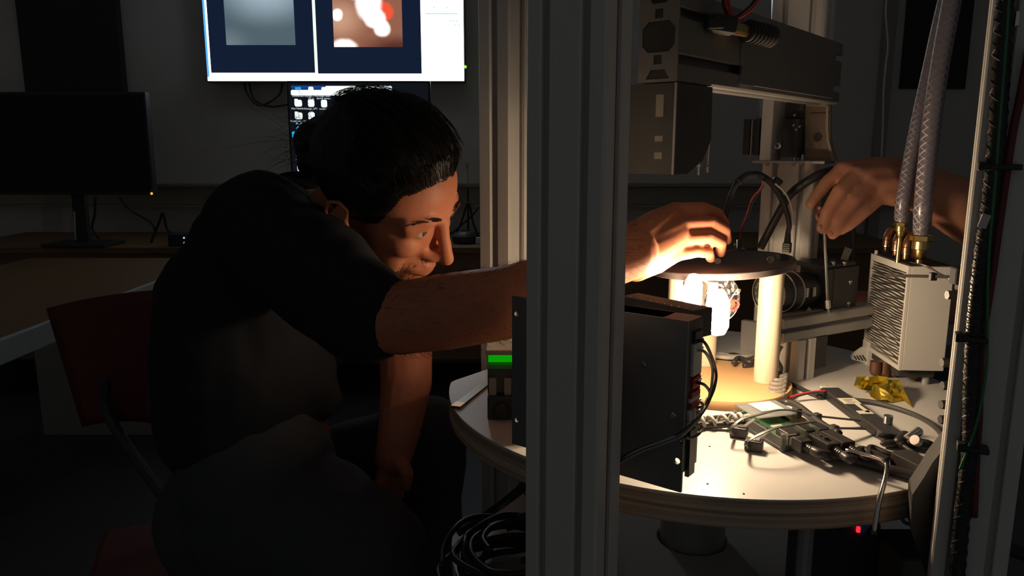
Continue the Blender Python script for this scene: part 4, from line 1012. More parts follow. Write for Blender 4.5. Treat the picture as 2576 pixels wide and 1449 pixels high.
pib('processor', .040, .054, .022, .036, .0065, .009, M_tape, .0004); pib('memory_chip', .040, .052, .042, .052, .0065, .0078, M_black)
pib('audio_jack', .040, .052, .004, .010, .0065, .0125, M_black, .001); pib('video_socket', .058, .071, .004, .012, .0065, .012, M_steel, .0006)
pib('display_connector', .028, .0295, .016, .036, .0065, .012, M_whitep)
m = MB()
for i in range(20):
    for j in range(2): p = c1+lg*(.034+i*.00254)+sh*(.056+j*.0025)+Z*.0065; m.box(p+Z*.004, (.0006, .0006, .008))
o = obj('pin_row', m, M_brass, r); o['kind'] = 'stuff'
pib('pin_header', .033, .086, .0548, .0602, .0065, .009, M_black)
pib('jumper_plug', .050, .060, .054, .061, .0145, .026, M_black, .001)
pib('paper_label', .068, .096, .020, .050, .0207, .0210, M_tape)
# network plug and its thick cable
np_ = c1+sh*.014-lg*.001+Z*.0125
def plugbox(rr, p, d, L1, w, h, mt, ribs=0, nm_='plug_body'):
    s_ = V3(-d.y, d.x, 0); m = MB(); m.boxv(p-s_*w/2-Z*h/2, d*L1, s_*w, Z*h, .0012); o = obj(nm_, m, mt, rr)
    if ribs:
        m = MB()
        for i in range(ribs): q = p+d*(L1+.001+i*.0028); m.cyl(q, q+d*.0018, h*.36-.0002*i, n=12); 
        m.cyl(p+d*L1, p+d*(L1+ribs*.0028), h*.26, n=12); obj('strain_relief', m, mt, rr, 'auto')
    return p+d*(L1+ribs*.0028)
r = root('network_cable', np_, 'thick black network cable plugged into the clear case and running right', 'cable')
m = MB(); s_ = sh; m.boxv(np_-s_*.006-Z*.0045-lg*.004, lg*.009, s_*.012, Z*.009, .0006); obj('clear_tip', m, M_whitep, r)
e0 = plugbox(r, np_-lg*.003, -lg, .016, .0145, .0135, M_rubber, 5)
m = MB(); m.tube([e0-(-lg)*.004, e0-lg*.006+V3(.002, 0, 0), tab(2090, 1146, .010), tab(2140, 1155, .008), tab(2190, 1168, .006), tab(2240, 1182, .006), tab(2290, 1196, .006), tab(2335, 1212, .006), tab(2375, 1235, .004)], .0052, 10, 6); obj('cable', m, M_rubber, r, True)
# usb plugs with embossed tops
for i, (s0, lab) in enumerate(((.033, 'black data plug with moulded marks in the nearer socket of the clear case'), (.051, 'black data plug in the farther socket of the clear case'))):
    p = c1+sh*s0-lg*.001+Z*.0145
    r = root('data_cable', p, lab, 'cable')
    m = MB(); m.boxv(p-sh*.006-Z*.0023-lg*.002, lg*.014, sh*.012, Z*.0045, .0003); obj('metal_tip', m, M_steel, r)
    e0 = plugbox(r, p-lg*.002, -lg, .036, .0155, .014, M_rubber, 6)
    if i == 0:
        m = MB(); tp = p-lg*.012+Z*.0073
        m.lathe([(.0034, 0), (.0034, .0005), (.0028, .0005), (.0028, 0)], tp-lg*.014, Z, 16)
        m.tube([tp+lg*.006, tp-lg*.004], .0005, 5, 0); m.tube([tp-lg*.001+sh*.003, tp-lg*.001+sh*.003+lg*.002, tp+lg*.004], .0005, 5, 0); m.tube([tp+lg*.001-sh*.003, tp+lg*.002-sh*.003, tp+lg*.006], .0005, 5, 0); m.cyl(tp-lg*.004, tp-lg*.004+Z*.0008, .0014, n=10)
        obj('moulded_mark', m, M_rubber, r)
        m = MB(); m.tube([e0+lg*.004, e0-lg*.008, tab(2165, 1132, .010), tab(2200, 1146, .009), tab(2236, 1160, .008)], .0045, 10, 6); obj('cord', m, M_rubber, r, True)
    else:
        m = MB(); m.tube([e0+lg*.004, e0-lg*.010, tab(2190, 1125, .008), tab(2240, 1143, .006), tab(2290, 1150, .005), tab(2340, 1175, .005)], .0032, 10, 6); obj('cord', m, M_rubber, r, True)
# black connector block at the right edge of the table
p = tab(2236, 1176, .0006); d_ = (tab(2305, 1212)-tab(2236, 1176)).normalized()
r = root('connector_block', p, 'black connector block with a pale tab near the right edge of the table', 'connector')
s_ = V3(-d_.y, d_.x, 0)
m = MB(); m.boxv(p, d_*.052, s_*.022, Z*.018, .002); obj('body', m, M_rubber, r)
m = MB(); m.boxv(p+d_*.052+s_*.008+Z*.004, d_*.012, s_*.012, Z*.006, .0006); obj('metal_end', m, M_steel, r)
m = MB(); m.boxv(p+d_*.050+s_*.021+Z*.0002, d_*.030, s_*.012, Z*.0025); obj('pale_tab', m, M_whitep, r)
# bent steel key hooked over the table edge
r = root('hex_key', tab(2228, 1180), 'bent shiny steel hex key hanging over the front edge of the table', 'hex key')
yb = tab(2209, 1245).y-.006
m = MB(); m.tube([tab(2128, 1133, .020), tab(2180, 1145, .021), tab(2205, 1152, .022), tab(2222, 1160, .022), tab(2230, 1170, .020), at(2230, 1188, yb+.016), at(2222, 1222, yb+.003), at(2210, 1265, yb-.006), at(2198, 1345, yb-.012)], .0024, 6, 6); obj('shaft', m, M_steel, r, True)
# cable tie mounts beside the case
for k, (px, py, lab) in enumerate(((1858, 1098, 'black cable tie mount left of the clear case'), (1896, 1132, 'black cable tie mount in front of the clear case'))):
    p = tab(px, py); r = root('tie_mount', p, lab, 'cable tie mount')
    m = MB(); R = Matrix.Rotation(-.45, 3, 'Z'); m.box(p+Z*.006, (.0185, .014, .012), R, bev=.0018); obj('base', m, M_black, r)
    m = MB(); m.box(p+Z*.0122+R@V3(.003, 0, 0), (.007, .009, .003), R, bev=.001); obj('saddle', m, M_steel if k else M_black, r)
    m = MB()
    if k == 0: pts = [tab(1846, 1096, .004), tab(1838, 1085, .016), tab(1862, 1058, .026), tab(1910, 1044, .030), tab(1960, 1032, .032), tab(2010, 1036, .03), tab(2040, 1047, .028)]
    else: pts = [tab(1884, 1128, .004), tab(1876, 1118, .016), tab(1900, 1100, .024), tab(1945, 1080, .030), tab(1990, 1070, .030), tab(2030, 1064, .028), tab(2052, 1062, .026)]
    sp = spline(pts, 6)
    for a, b in zip(sp, sp[1:]):
        dd = (b-a); w_ = dd.cross(Z).normalized(); m.boxv(a-w_*.0017, dd*1.03, w_*.0034, Z*.0010)
    obj('strap', m, M_black, r)
    m = MB()
    for i in range(14): c = tab(1905+i*2.2-k*3, 1112-i*2.0, .010+.0006*i) if k else tab(1868+i*2.2, 1076-i*1.6, .012+.0006*i); m.box(c, (.0005, .004, .0012), Matrix.Rotation(.6, 3, 'Z'))
    o = obj('strap_teeth', m, M_whitep, r); o['kind'] = 'stuff'
# cable tie heads with long tails across the main cable
for a, b, c, d, lab in ((2055, 1048, 2170, 1060, 'cable tie with a long straight tail above the data plugs'), (2098, 1078, 2176, 1080, 'cable tie with a short straight tail beside the data plugs'), (1949, 1032, 2010, 1062, 'white ribbed cable tie standing behind the clear case')):
    p, q_ = tab(a, b, .014), tab(c, d, .006); r = root('cable_tie', p, lab, 'cable tie')
    wh = a < 2000
    m = MB(); m.box(p, (.0085, .0085, .008), Matrix.Rotation(.4, 3, 'Z'), bev=.0012); obj('head', m, M_black, r)
    m = MB(); dd = q_-p; w_ = dd.cross(Z).normalized(); m.boxv(p-w_*.002, dd, w_*.004, Z*.0013); obj('tail', m, M_whitep if wh else M_black, r)
    if wh:
        m = MB()
        for i in range(16): m.box(p+dd*(.08+.055*i)+Z*.0016, (.0006, .0036, .0008), Matrix.Rotation(.3, 3, 'Z'))
        o = obj('teeth', m, M_blackm, r); o['kind'] = 'stuff'
# long black module with a pale label
A, B = tab(2086, 994, .001), tab(2252, 1118, .001); d_ = (B-A).normalized(); s_ = V3(-d_.y, d_.x, 0); L1 = (B-A).length
r = root('sensor_module', (A+B)/2, 'long flat black module in clear shrink wrap with a pale paper label', 'module')
m = MB(); m.boxv(A-s_*.012, d_*L1, s_*.024, Z*.011, .002); bd = obj('body', m, M_black, r)
def lab_(name, u0, u1, s0, s1, mt, par): 
    m = MB(); m.boxv(A+d_*u0+s_*s0+Z*.0112, d_*(u1-u0), s_*(s1-s0), Z*.0003); return obj(name, m, mt, par)
lb = lab_('label', L1*.27, L1*.40, -.0105, .0105, M_tape, r); lab_('label_tongue', L1*.40, L1*.58, .0015, .0065, M_tape, r); lab_('label_foot', L1*.545, L1*.61, -.0085, .0085, M_tape, r)
m = MB()
for i in range(5): m.boxv(A+d_*(L1*(.30+.018*i))+s_*(-.006)+Z*.0114, d_*.0009, s_*(.012-.002*(i % 3)), Z*.0002)
o = obj('label_print', m, M_hood, lb); o['kind'] = 'stuff'
m = MB(); m.boxv(A-d_*.002-s_*.0135-Z*.0004, d_*(L1*.9), s_*.027, Z*.0108, .003); obj('shrink_wrap', m, clear('shrink_wrap', (.86, .86, .86), .03, .15), r)
m = MB(); m.boxv(A-d_*.010-s_*.009+Z*.001, d_*.010, s_*.018, Z*.009, .001); obj('socket', m, M_whitep, r)
m = MB(); m.boxv(A-d_*.0105-s_*.002+Z*.002, d_*.004, s_*.006, Z*.008); obj('yellow_pin', m, mat('yellow_plastic', (.8, .6, .05), .4), r)
m = MB(); m.cyl(B-d_*.002+Z*.005, B+d_*.016+Z*.005, .0045, .003, 12)
for i in range(4): q = B+d_*(.004+.003*i)+Z*.005; m.cyl(q, q+d_*.0016, .0052-.0004*i, n=12)
obj('cable_gland', m, M_rubber, r, 'auto')
m = MB(); m.tube([B+d_*.012+Z*.005, tab(2300, 1140, .005), tab(2340, 1172, .006), tab(2385, 1215, .008), tab(2430, 1260, .010)], .0024, 8, 6); obj('cable', m, M_rubber, r, True)
# studs and wing nuts
r = root('threaded_stud', tab(2231, 1078), 'shiny threaded stud standing upright behind the black module', 'stud')
p = tab(2231, 1090); m = MB(); prof = []
for i in range(13): prof += [(.0044, i*.0017), (.0051, i*.0017+.0008)]
m.lathe(prof, p, Z, 16); obj('thread', m, M_steel, r, 'auto')
for k, (px, py, b0, b1, lab) in enumerate(((2250, 1112, (2282, 1106), (2312, 1084), 'black wing screw with its metal shaft pointing up right'), (2324, 1116, (2310, 1112), (2300, 1106), 'round black thumb screw lying right of the wing screw'))):
    p = tab(px, py, .008); r = root('wing_screw', p, lab, 'screw')
    m = MB()
    if k == 0:
        m.chain([(tab(2262, 1112, .007), .0062), (tab(2276, 1100, .010), .0072), (tab(2290, 1110, .006), .0052)], 14); m.sph(tab(2228, 1096, .010), (.0105, .0045, .0035), 14, 8); m.sph(tab(2240, 1116, .005), (.0115, .005, .0045), 14, 8); m.sph(tab(2300, 1118, .004), (.008, .005, .004), 14, 8)
    else: m.sph(p-Z*.001, (.0115, .0095, .0055), 20, 10); m.sph(p+V3(-.012, .002, .0015), (.006, .006, .005), 12, 8)
    obj('knob', m, M_rubber, r, 'auto')
    A_, B_ = tab(*b0, .012), tab(*b1, .016); m = MB(); dd = (B_-A_).normalized(); Lq = (B_-A_).length; prof = []
    for i in range(12): prof += [(.0046, Lq*i/12), (.0053, Lq*(i+.5)/12)]
    m.lathe(prof, A_, dd, 14); obj('shaft', m, M_steel, r, 'auto')
# table cables
def cab(pts, rr, mt, lab, name='cable', k=6, n=8, cat='cable'):
    m = MB(); m.tube(pts, rr, n, k); return tag(obj(name, m, mt, None, True), lab, cat)
cab([tab(1745, 1012, .005), tab(1800, 1016, .006), tab(1860, 1020, .006), tab(1920, 1018, .007), tab(1975, 1012, .010), tab(2005, 1020, .012), tab(2035, 1042, .012), tab(2066, 1066, .012), tab(2092, 1082, .014), tab(2110, 1090, .020)], .0042, M_rubber, 'thick black cable bending over the table behind the clear case')
cab([tab(1745, 1054, .003), tab(1800, 1050, .004), tab(1850, 1042, .005), tab(1900, 1030, .012), tab(1930, 1026, .014)], .0026, M_rubber, 'black cable entering the clear case from the left')
cab([tab(1740, 1072, .004), tab(1790, 1070, .005), tab(1850, 1066, .008), tab(1876, 1062, .012)], .0042, M_rubber, 'straight thick black cable under the wrapped leads')
rnd = random.Random(9); pts0 = [tab(1735, 1062, .008), tab(1780, 1060, .009), tab(1840, 1056, .011), tab(1872, 1052, .014)]; sp = spline(pts0, 14)
m = MB(); q = []
for i, p in enumerate(sp): q.append(p+V3(0, math.cos(i*.9), math.sin(i*.9))*.0058)
m.tube(q, .0022, 7, 3); tag(obj('spiral_wrap', m, M_whitep, None, True), 'pale spiral wrapped lead left of the clear case', 'cable')
cab([tab(2118, 1000, .004), tab(2150, 1006, .004), tab(2200, 1012, .005), tab(2260, 1028, .005), tab(2310, 1047, .006), tab(2350, 1072, .010), tab(2372, 1098, .014), at(2380, 1128, .70), at(2398, 1180, .66)], .0030, M_hood, 'dark cable curving over the table from the module to the right pillar')
cab([tab(1975, 962, .006), tab(2000, 970, .004), tab(2030, 985, .004), tab(2065, 998, .005)], .0032, M_rubber, 'short double black lead behind the module', n=8)
cab([tab(1962, 1012, .004), tab(1985, 1000, .006), tab(2020, 990, .010), tab(2050, 985, .012), tab(2078, 984, .012)], .0014, M_redw, 'thin red wire running to the pale socket of the module', 'wire', cat='wire')
cab([tab(1988, 1008, .004), tab(2010, 996, .008), tab(2045, 988, .011), tab(2076, 988, .011)], .0012, M_rubber, 'thin black wire running to the pale socket of the module', 'wire', cat='wire')
# twisted metal sleeve beside the pipe
p0, p1 = tab(1952, 1003, .008), at(1962, 940, tab(1962, 985).y+.01)
m = MB(); sp = [p0*(1-i/60)+p1*(i/60) for i in range(61)]; q = [p+V3(math.cos(i*.62)*.0085, math.sin(i*.62)*.0085, 0) for i, p in enumerate(sp)]
m.tube(q, .0032, 7, 2); tw = tag(obj('twisted_sleeve', m, M_tan, None, True), 'coil of twisted grey leads beside the foot of the cream pipe', 'cable')
m = MB(); m.tube([p1, at(1965, 925, 1.0), at(1955, 905, 1.01), at(1958, 885, 1.01), at(1966, 870, 1.01)], .003, 7, 6); obj('upper_lead', m, M_tan, tw, True)
m = MB(); m.tube([p0, tab(1935, 1015, .004), tab(1915, 1022, .003)], .0042, 7, 5); obj('lower_lead', m, M_tan, tw, True)
# bundle of grey leads at the back left of the wooden disc
lines = [[(1770, 905), (1800, 904), (1840, 892), (1870, 896), (1910, 888)], [(1775, 900), (1820, 902), (1850, 905), (1880, 898), (1912, 899)], [(1790, 895), (1830, 900), (1862, 898), (1890, 893), (1912, 880)],
         [(1845, 912), (1860, 900), (1885, 910), (1908, 905)], [(1842, 905), (1862, 915), (1885, 918), (1910, 912)], [(1780, 893), (1815, 890), (1845, 897), (1905, 892)], [(1870, 920), (1890, 918), (1912, 912)]]
for i, l in enumerate(lines):
    bk = 1.10+.006*i
    cab([onz(a, b, TZ+.005+.0055*(i % 4)) for a, b in l], .0034, M_grey if i % 3 else M_rubber, 'grey lead in the loose bundle behind the wooden disc', 'lead', 6, 7)['group'] = 'loose leads behind the wooden disc'
# leads of the controller box: loops on its right side, then sweeping left in front of it
E1 = sp0+e*.006+g*.02
for i, (z_, px, py) in enumerate(((.138, 1800, 930), (.130, 1792, 925), (.100, 1785, 985))):
    pts = [E1+Z*z_-e*.004, E1+Z*z_+e*.006, at(px, py, .70), at(px-2, 970 if i < 2 else 1000, .69), at(1786-3*i, 1002, .68), at(1775-2*i, 1025, .665), at(1755, 1052+2*i, .645), at(1722, 1082+2*i, .628), at(1680, 1106+2*i, .628), at(1628, 1122+3*i, .637), at(1580, 1142+2*i, .645), at(1552, 1165+2*i, .652), at(1541, 1180, .66)]
    cab(pts, .0015, (M_hood, M_grey, M_hood)[i], ('lead looping highest from the controller terminals and sweeping left', 'pale lead looping from the controller terminals and sweeping left', 'short dark lead from the red terminal sweeping left')[i], 'lead')
for i in range(3):
    cab([E1+Z*(.083-.008*i)-e*.002, at(1768, 1018+6*i, .668), at(1750, 1058+2*i, .645), at(1715, 1088+3*i, .628), at(1670, 1109+3*i, .628), at(1610, 1131+3*i, .638), at(1560, 1158+3*i, .65), at(1538, 1178, .662)], .0013, (M_grey, M_hood, M_grey)[i], 'thin lead in the bundle sweeping left across the controller plate', 'lead')['group'] = 'leads across the controller plate'
cab([E1+Z*.062, at(1766, 1075, .668), at(1759, 1090, .655), at(1740, 1102, .645), at(1722, 1100, .635)], .0014, M_hood, 'small dark lead hooking under the lowest terminal', 'lead')
# ---------------------------------------------------------------- left end of the table
r0 = tab(1252, 1072); 
DP = V3(-.045, .86, 0); DP = V3(at(1226, 1000, .86).x, .86, 0)
r = root('green_meter', V3(DP.x+.03, DP.y, TZ), 'box with a glowing green display on the left end of the table', 'meter')
def gy(py): return at(1250, py, .86).z
m = MB(); m.boxv(V3(DP.x, .86, TZ), EX*.062, EY*.05, Z*(gy(998)-TZ), .002); obj('base', m, M_black, r)
m = MB(); m.lathe([(.010, 0), (.010, .004), (.0075, .007), (.0, .007)], V3(DP.x+.017, .86, TZ+.012), V3(0, -1, 0), 20); obj('knob', m, M_rubber, r, 'auto')
m = MB(); m.boxv(V3(DP.x, .872, gy(998)), EX*.062, EY*.03, Z*(gy(893)-gy(998)), .001); obj('case', m, mat('dark_olive_case', (.10, .10, .075), .5), r)
m = MB(); m.boxv(V3(DP.x-.002, .858, gy(893)), EX*.066, EY*.046, Z*(gy(880)-gy(893)), .0015); obj('top_frame', m, M_duct, r)
m = MB(); m.boxv(V3(DP.x+.001, .868, gy(916)), EX*.06, EY*.003, Z*(gy(895)-gy(916))); obj('display', m, emis('green_display', (.005, .50, .002), .62), r)
m = MB(); m.boxv(V3(DP.x, .862, gy(930)), EX*.062, EY*.01, Z*(gy(919)-gy(930)), .001); obj('display_ledge', m, mat('green_lit_ledge', (.06, .35, .05), .4), r)  # ledge coloured green for the glow of the display
for dx in (.002, .020):
    m = MB(); m.boxv(V3(DP.x+dx, .866, gy(1000)), EX*.0085, EY*.008, Z*(gy(955)-gy(1000))); obj('terminal_post', m, M_duct, r)
A, B = tab(1146, 1028, 0), tab(1222, 968, 0); d_ = (B-A); w_ = V3(-d_.y, d_.x, 0).normalized()
m = MB(); m.boxv(A-w_*.006, d_, w_*.012, Z*.003); st = tag(obj('copper_strip', m, mat('dark_brown_strip', (.16, .09, .05), .35, .4)), 'narrow dark brown strip lying across the left end of the table', 'strip')
m = MB(); m.boxv(A-w_*.0064, d_*.16, w_*.0128, Z*.0034); obj('bare_end', m, M_copper, st)
# cables on the lower shelf
rnd = random.Random(21)
cc0 = V3(.008, .87, LZ)
labs = 'black cable in the big coil on the lower shelf'
for i in range(13):
    rx, ry = rnd.uniform(.055, .095), rnd.uniform(.06, .10); ph = rnd.uniform(0, 6.28); h_ = .008+.0045*i; pts = []
    ox, oy = rnd.uniform(-.015, .015), rnd.uniform(-.015, .015)
    for k in range(12):
        a = ph+k*2*PI/13; pts.append(cc0+V3(ox+math.cos(a)*rx*(1+.08*math.sin(3*a+i)), oy+math.sin(a)*ry*(1+.08*math.cos(2*a+i)), h_+.012*max(0, math.sin(a*2+i))))
    cab(pts, .0042, M_rubber, labs, 'coiled_cable', 5, 7)['group'] = 'coiled cables on the lower shelf'
cab([onz(1152, 1340, LZ+.01), onz(1200, 1310, LZ+.02), onz(1260, 1270, LZ+.05), at(1330, 1215, .82)], .006, M_rubber, 'straight thick black cable rising over the coil on the lower shelf')
cab([onz(1160, 1365, LZ+.008), onz(1180, 1430, LZ+.006), onz(1230, 1480, LZ+.006)], .006, M_rubber, 'thick black cable leaving the coil toward the front edge of the shelf')
# devices under the table
p = at(2150, 1345, .80); 
r = root('power_device', V3(p.x, .80, LZ), 'black box with a red light standing on the lower shelf', 'device')
m = MB(); m.boxv(V3(p.x-.05, .79, LZ), EX*.075, EY*.08, Z*(at(2150, 1318, .79).z-LZ), .003); obj('case', m, M_black, r)
m = MB(); c = at(2159, 1332, .787); m.lathe([(.0022, 0), (.0022, .006), (.0, .006)], c-Z*.003, Z, 10); obj('red_light', m, emis('led_red', (1, .02, .03), 1.6), r)
m = MB(); A_ = at(2164, 1342, .786); poly = [(0, 0), (.004, .0), (.012, .012), (.001, .012)]; m.prism(poly, A_, EX, Z, EY*.003); obj('blue_label', m, M_blue, r)
cab([at(2268, 1303, .72), at(2276, 1314, .72), at(2290, 1318, .72), at(2306, 1308, .72)], .002, M_blue, 'blue lead looping under the right end of the table')
r = root('olive_box', V3(at(2340, 1440, .72).x, .76, LZ), 'dim grey-green box on the lower shelf under the right end of the table', 'box')
m = MB(); q = at(2320, 1410, .74); m.boxv(V3(q.x-.02, .74, LZ), EX*.06, EY*.06, Z*(q.z-LZ), .003); obj('case', m, mat('olive_box', (.12, .12, .085), .6), r)
m = MB(); m.boxv(V3(q.x-.021, .739, q.z), EX*.062, EY*.062, Z*.004, .001); obj('lid', m, M_blackm, r)
# ---------------------------------------------------------------- people
def frame(fwd, roll=0.0, o=Vector()):
    f = fwd.normalized(); l = Z.cross(f).normalized(); u = f.cross(l)
    if roll: R = Matrix.Rotation(roll, 3, f); l = R@l; u = R@u
    return basis(f, l, u, o)
def head_shapes(m, H):
    e = lambda c, r: m.ell(H, c, r, 28, 18)
    P = lambda x, y, z: H@Vector((x, y, z))
    e((-.015, 0, .033), (.096, .075, .083)); e((.030, 0, .030), (.060, .066, .066)); e((.040, 0, -.020), (.050, .060, .066))
    e((.028, 0, -.070), (.056, .052, .036)); e((.066, 0, -.086), (.022, .028, .022)); e((.078, 0, -.098), (.013, .018, .013))
    e((.066, 0, -.062), (.028, .036, .026)); e((.034, 0, -.045), (.056, .056, .056))
    for s in (1, -1):
        e((.058, .036*s, -.024), (.028, .023, .022)); e((.050, .042*s, -.052), (.026, .016, .030))
        m.chain([(P(.085, .012*s, .021), .0095), (P(.083, .030*s, .024), .0095), (P(.068, .050*s, .017), .010)])
        m.chain([(P(.083, .018*s, .0100), .0042), (P(.0855, .030*s, .0122), .0048), (P(.0765, .045*s, .0070), .0042)], 10)      # upper lid
        m.chain([(P(.082, .019*s, .000), .0036), (P(.0830, .031*s, -.0020), .0040), (P(.0755, .044*s, .0015), .0036)], 10)      # lower lid
        e((.0765, .031*s, .005), (.0085, .014, .010)); e((.067, .045*s, .006), (.013, .009, .014))
        m.chain([(P(.0995, .0100*s, -.0405), .0068), (P(.088, .0155*s, -.037), .0085)], 10)
        m.chain([(P(.101, .006*s, -.036), .0085), (P(.0995, .0105*s, -.0405), .0072)], 10)                                       # nostril wing
        ez = -.016; e((-.012, .073*s, -.004+ez), (.014, .006, .024)); m.chain([(P(-.002, .075*s, .004+ez), .0034), (P(.000, .078*s, .020+ez), .0036), (P(-.012, .083*s, .028+ez), .0040), (P(-.025, .085*s, .020+ez), .0040), (P(-.027, .084*s, .002+ez), .0038), (P(-.019, .080*s, -.018+ez), .0038), (P(-.009, .076*s, -.028+ez), .0062)], 10); m.chain([(P(.003, .076*s, -.004+ez), .0042), (P(.001, .076*s, -.012+ez), .0042)], 10)
    m.chain([(P(.089, 0, .014), .0095), (P(.099, 0, -.008), .0088), (P(.110, 0, -.028), .0092), (P(.1145, 0, -.0365), .0100), (P(.107, 0, -.0425), .0075)])
    m.chain([(P(.084, .021, -.0675), .0050), (P(.0945, .007, -.0635), .0062), (P(.0955, 0, -.0645), .0060), (P(.0945, -.007, -.0635), .0062), (P(.084, -.021, -.0675), .0050)], 10)
    m.chain([(P(.083, .019, -.0710), .0050), (P(.0925, .007, -.0748), .0068), (P(.0925, -.007, -.0748), .0068), (P(.083, -.019, -.0710), .0050)], 10)
def head_extras(H, par, bun=True, seed=1):
    P = lambda x, y, z: H@Vector((x, y, z))
    for s in (1, -1):
        m = MB(); m.sph(P(.0755, .031*s, .0055), .0118, 20, 14); eb = obj('eyeball', m, M_eye, par, True)
        g = (H.to_3x3()@Vector((.97, -.04 if seed == 1 else 0.0, .06))).normalized(); c = P(.0755, .031*s, .0055)
        m = MB(); m.lathe([(.0052, .0107), (.0048, .0112), (.0030, .0119), (0, .0122)], c, g, 18, close=False); ir = obj('iris', m, M_iris, eb, True)
        m = MB(); rnd = random.Random(5+s)
        for i in range(70):
            t = rnd.random(); y = .013+.040*t; z0_ = .0245+.006*math.sin(t*2.3)-.010*t*t+rnd.uniform(-.003, .003)*(1-.5*t); x = .0935-.016*t*t-.006*t+.001
            p = P(x, y*s, z0_); q = P(x-.003*t, (y+.007)*s, z0_+.004*(1-1.3*t)); m.cyl(p, q, .0007, .0003, 4)
        o = obj('eyebrow', m, M_brow, par); o['kind'] = 'stuff'
    # hair cap with a hairline
    b = bmesh.new(); bmesh.ops.create_uvsphere(b, u_segments=180, v_segments=130, radius=1.0)
    kill = []
    for v in b.verts:
        x, y, z = v.co; px_, py_, pz_ = -.014+x*.1015, y*.0800, .035+z*.0885
        # squash the front so it follows the forehead
        if px_ > .05: px_ = .05+(px_-.05)*.90
        hl = .070-.010*min(1, abs(py_)/.05)**2+.0015*math.sin(py_*300)
        front = px_ > (.031+pz_*.40+.0012*math.sin(pz_*420)) and pz_ < hl
        low = pz_ < -.050+(px_+.1)*.35
        v.co = Vector((px_, py_, pz_))
        if front or low: kill.append(v)
    bmesh.ops.delete(b, geom=kill, context='VERTS')
    for v in b.verts:
        v.co += v.co.normalized()*(.0012*noise.noise(v.co*260)+.002*noise.noise(v.co*60))
        v.co = H@v.co
    mm = MB(); mm.bm.free(); mm.bm = b
    hair = obj('hair', mm, M_hair, par, True)
    so = hair.modifiers.new('s', 'SOLIDIFY'); so.thickness = .006; so.offset = -1
    return hair
def strands(H, par, n, bunp, seed=2):
    rnd = random.Random(seed); m = MB(); P = lambda x, y, z: H@Vector((x, y, z))
    for i in range(n):
        a = rnd.uniform(-1.5, 1.5); t0 = rnd.uniform(0.0, .5); lift = rnd.choice((.001, .002, .002, .004, .007)); pts = []
        for k in range(9):
            t = t0+(1-t0)*k/8; th = .52+t*2.05                                         # from the hairline over the crown to the back
            x = math.cos(th); z = math.sin(th); rr = 1.0; w = math.cos(a)
            yy = math.sin(a)*(1-.55*max(0, t-.45)/.55)
            q = Vector((-.014+x*(.1020+lift)*(.35+.65*w), yy*(.081+lift), .035+z*(.0890+lift)*(.25+.75*w)))
            q += Vector((noise.noise(q*25+Vector((i, 0, 0))), noise.noise(q*25+Vector((0, i, 0))), noise.noise(q*25+Vector((0, 0, i)))))*(.0015+lift*.5)
            pts.append(H@q)
        m.tube(pts, [.00042, .00025], 3, 0, ends=False)
    o = obj('combed_strands', m, M_hair, par); o['kind'] = 'stuff'
    m = MB()
    for i in range(170):                                                                  # wisps around the bun and the nape
        if i < 120: c = bunp+Vector((rnd.gauss(0, .016), rnd.gauss(0, .016), rnd.gauss(0, .016))); d = Vector((rnd.uniform(-1.2, .3), rnd.uniform(-.6, .4), rnd.uniform(-1, .9)))
        else: c = P(rnd.uniform(-.07, .035), rnd.uniform(-.03, .03), .116+rnd.uniform(-.006, .002)); d = Vector((rnd.uniform(-.6, 1), rnd.uniform(-.5, .5), rnd.uniform(-.2, .9)))
        d.normalize(); L1 = rnd.uniform(.02, .055)*(1 if i < 120 else .45); bend = Vector((rnd.uniform(-1, 1), rnd.uniform(-1, 1), rnd.uniform(-1, 1)))*L1*.5
        m.tube([c, c+d*L1*.4+bend*.25, c+d*L1*.7+bend*.75, c+d*L1*.9+bend*1.5], [.00024, .00014], 3, 3, ends=False)
    o = obj('loose_wisps', m, M_hair, par); o['kind'] = 'stuff'

# ---- the seated person leaning toward the lamp
r = root('person', V3(-.42, 1.16, 0), 'man in a black t-shirt, hair in a bun, leaning in and reaching to the lamp', 'person')
yaw, pit = math.radians(20), math.radians(31)
fw = V3(math.cos(pit)*math.cos(yaw), -math.cos(pit)*math.sin(yaw), -math.sin(pit))
H0 = frame(fw, math.radians(21)); H = frame(fw, math.radians(21), at(1134, 660, .985)-H0.to_3x3()@Vector((.121, 0, -.0375)))
m = MB(); head_shapes(m, H)
Ph = lambda x, y, z: H@Vector((x, y, z))
m.chain([(Ph(-.028, 0, -.045), .058), (at(840, 575, 1.07), .060), (at(750, 600, 1.12), .074)])
for dy in (-.07, .07):                                                              # trunk
    m.chain([(at(725, 610, 1.13)+V3(0, dy*.8, 0), .072), (at(668, 740, 1.16)+V3(0, dy*.8, 0), .088), (at(645, 900, 1.17)+V3(0, dy*.8, 0), .092), (at(648, 1050, 1.16)+V3(0, dy*.9, 0), .088), (at(680, 1180, 1.15)+V3(0, dy*.9, 0), .085)])
# right arm
m.chain([(at(680, 600, 1.03), .056), (at(800, 690, .93), .054), (at(945, 800, .855), .042), (at(1010, 800, .85), .0425), (at(1120, 784, .84), .0440), (at(1280, 760, .832), .0418), (at(1440, 700, .825), .0338), (at(1540, 655, .843), .0300), (at(1590, 636, .852), .0300)], 20)
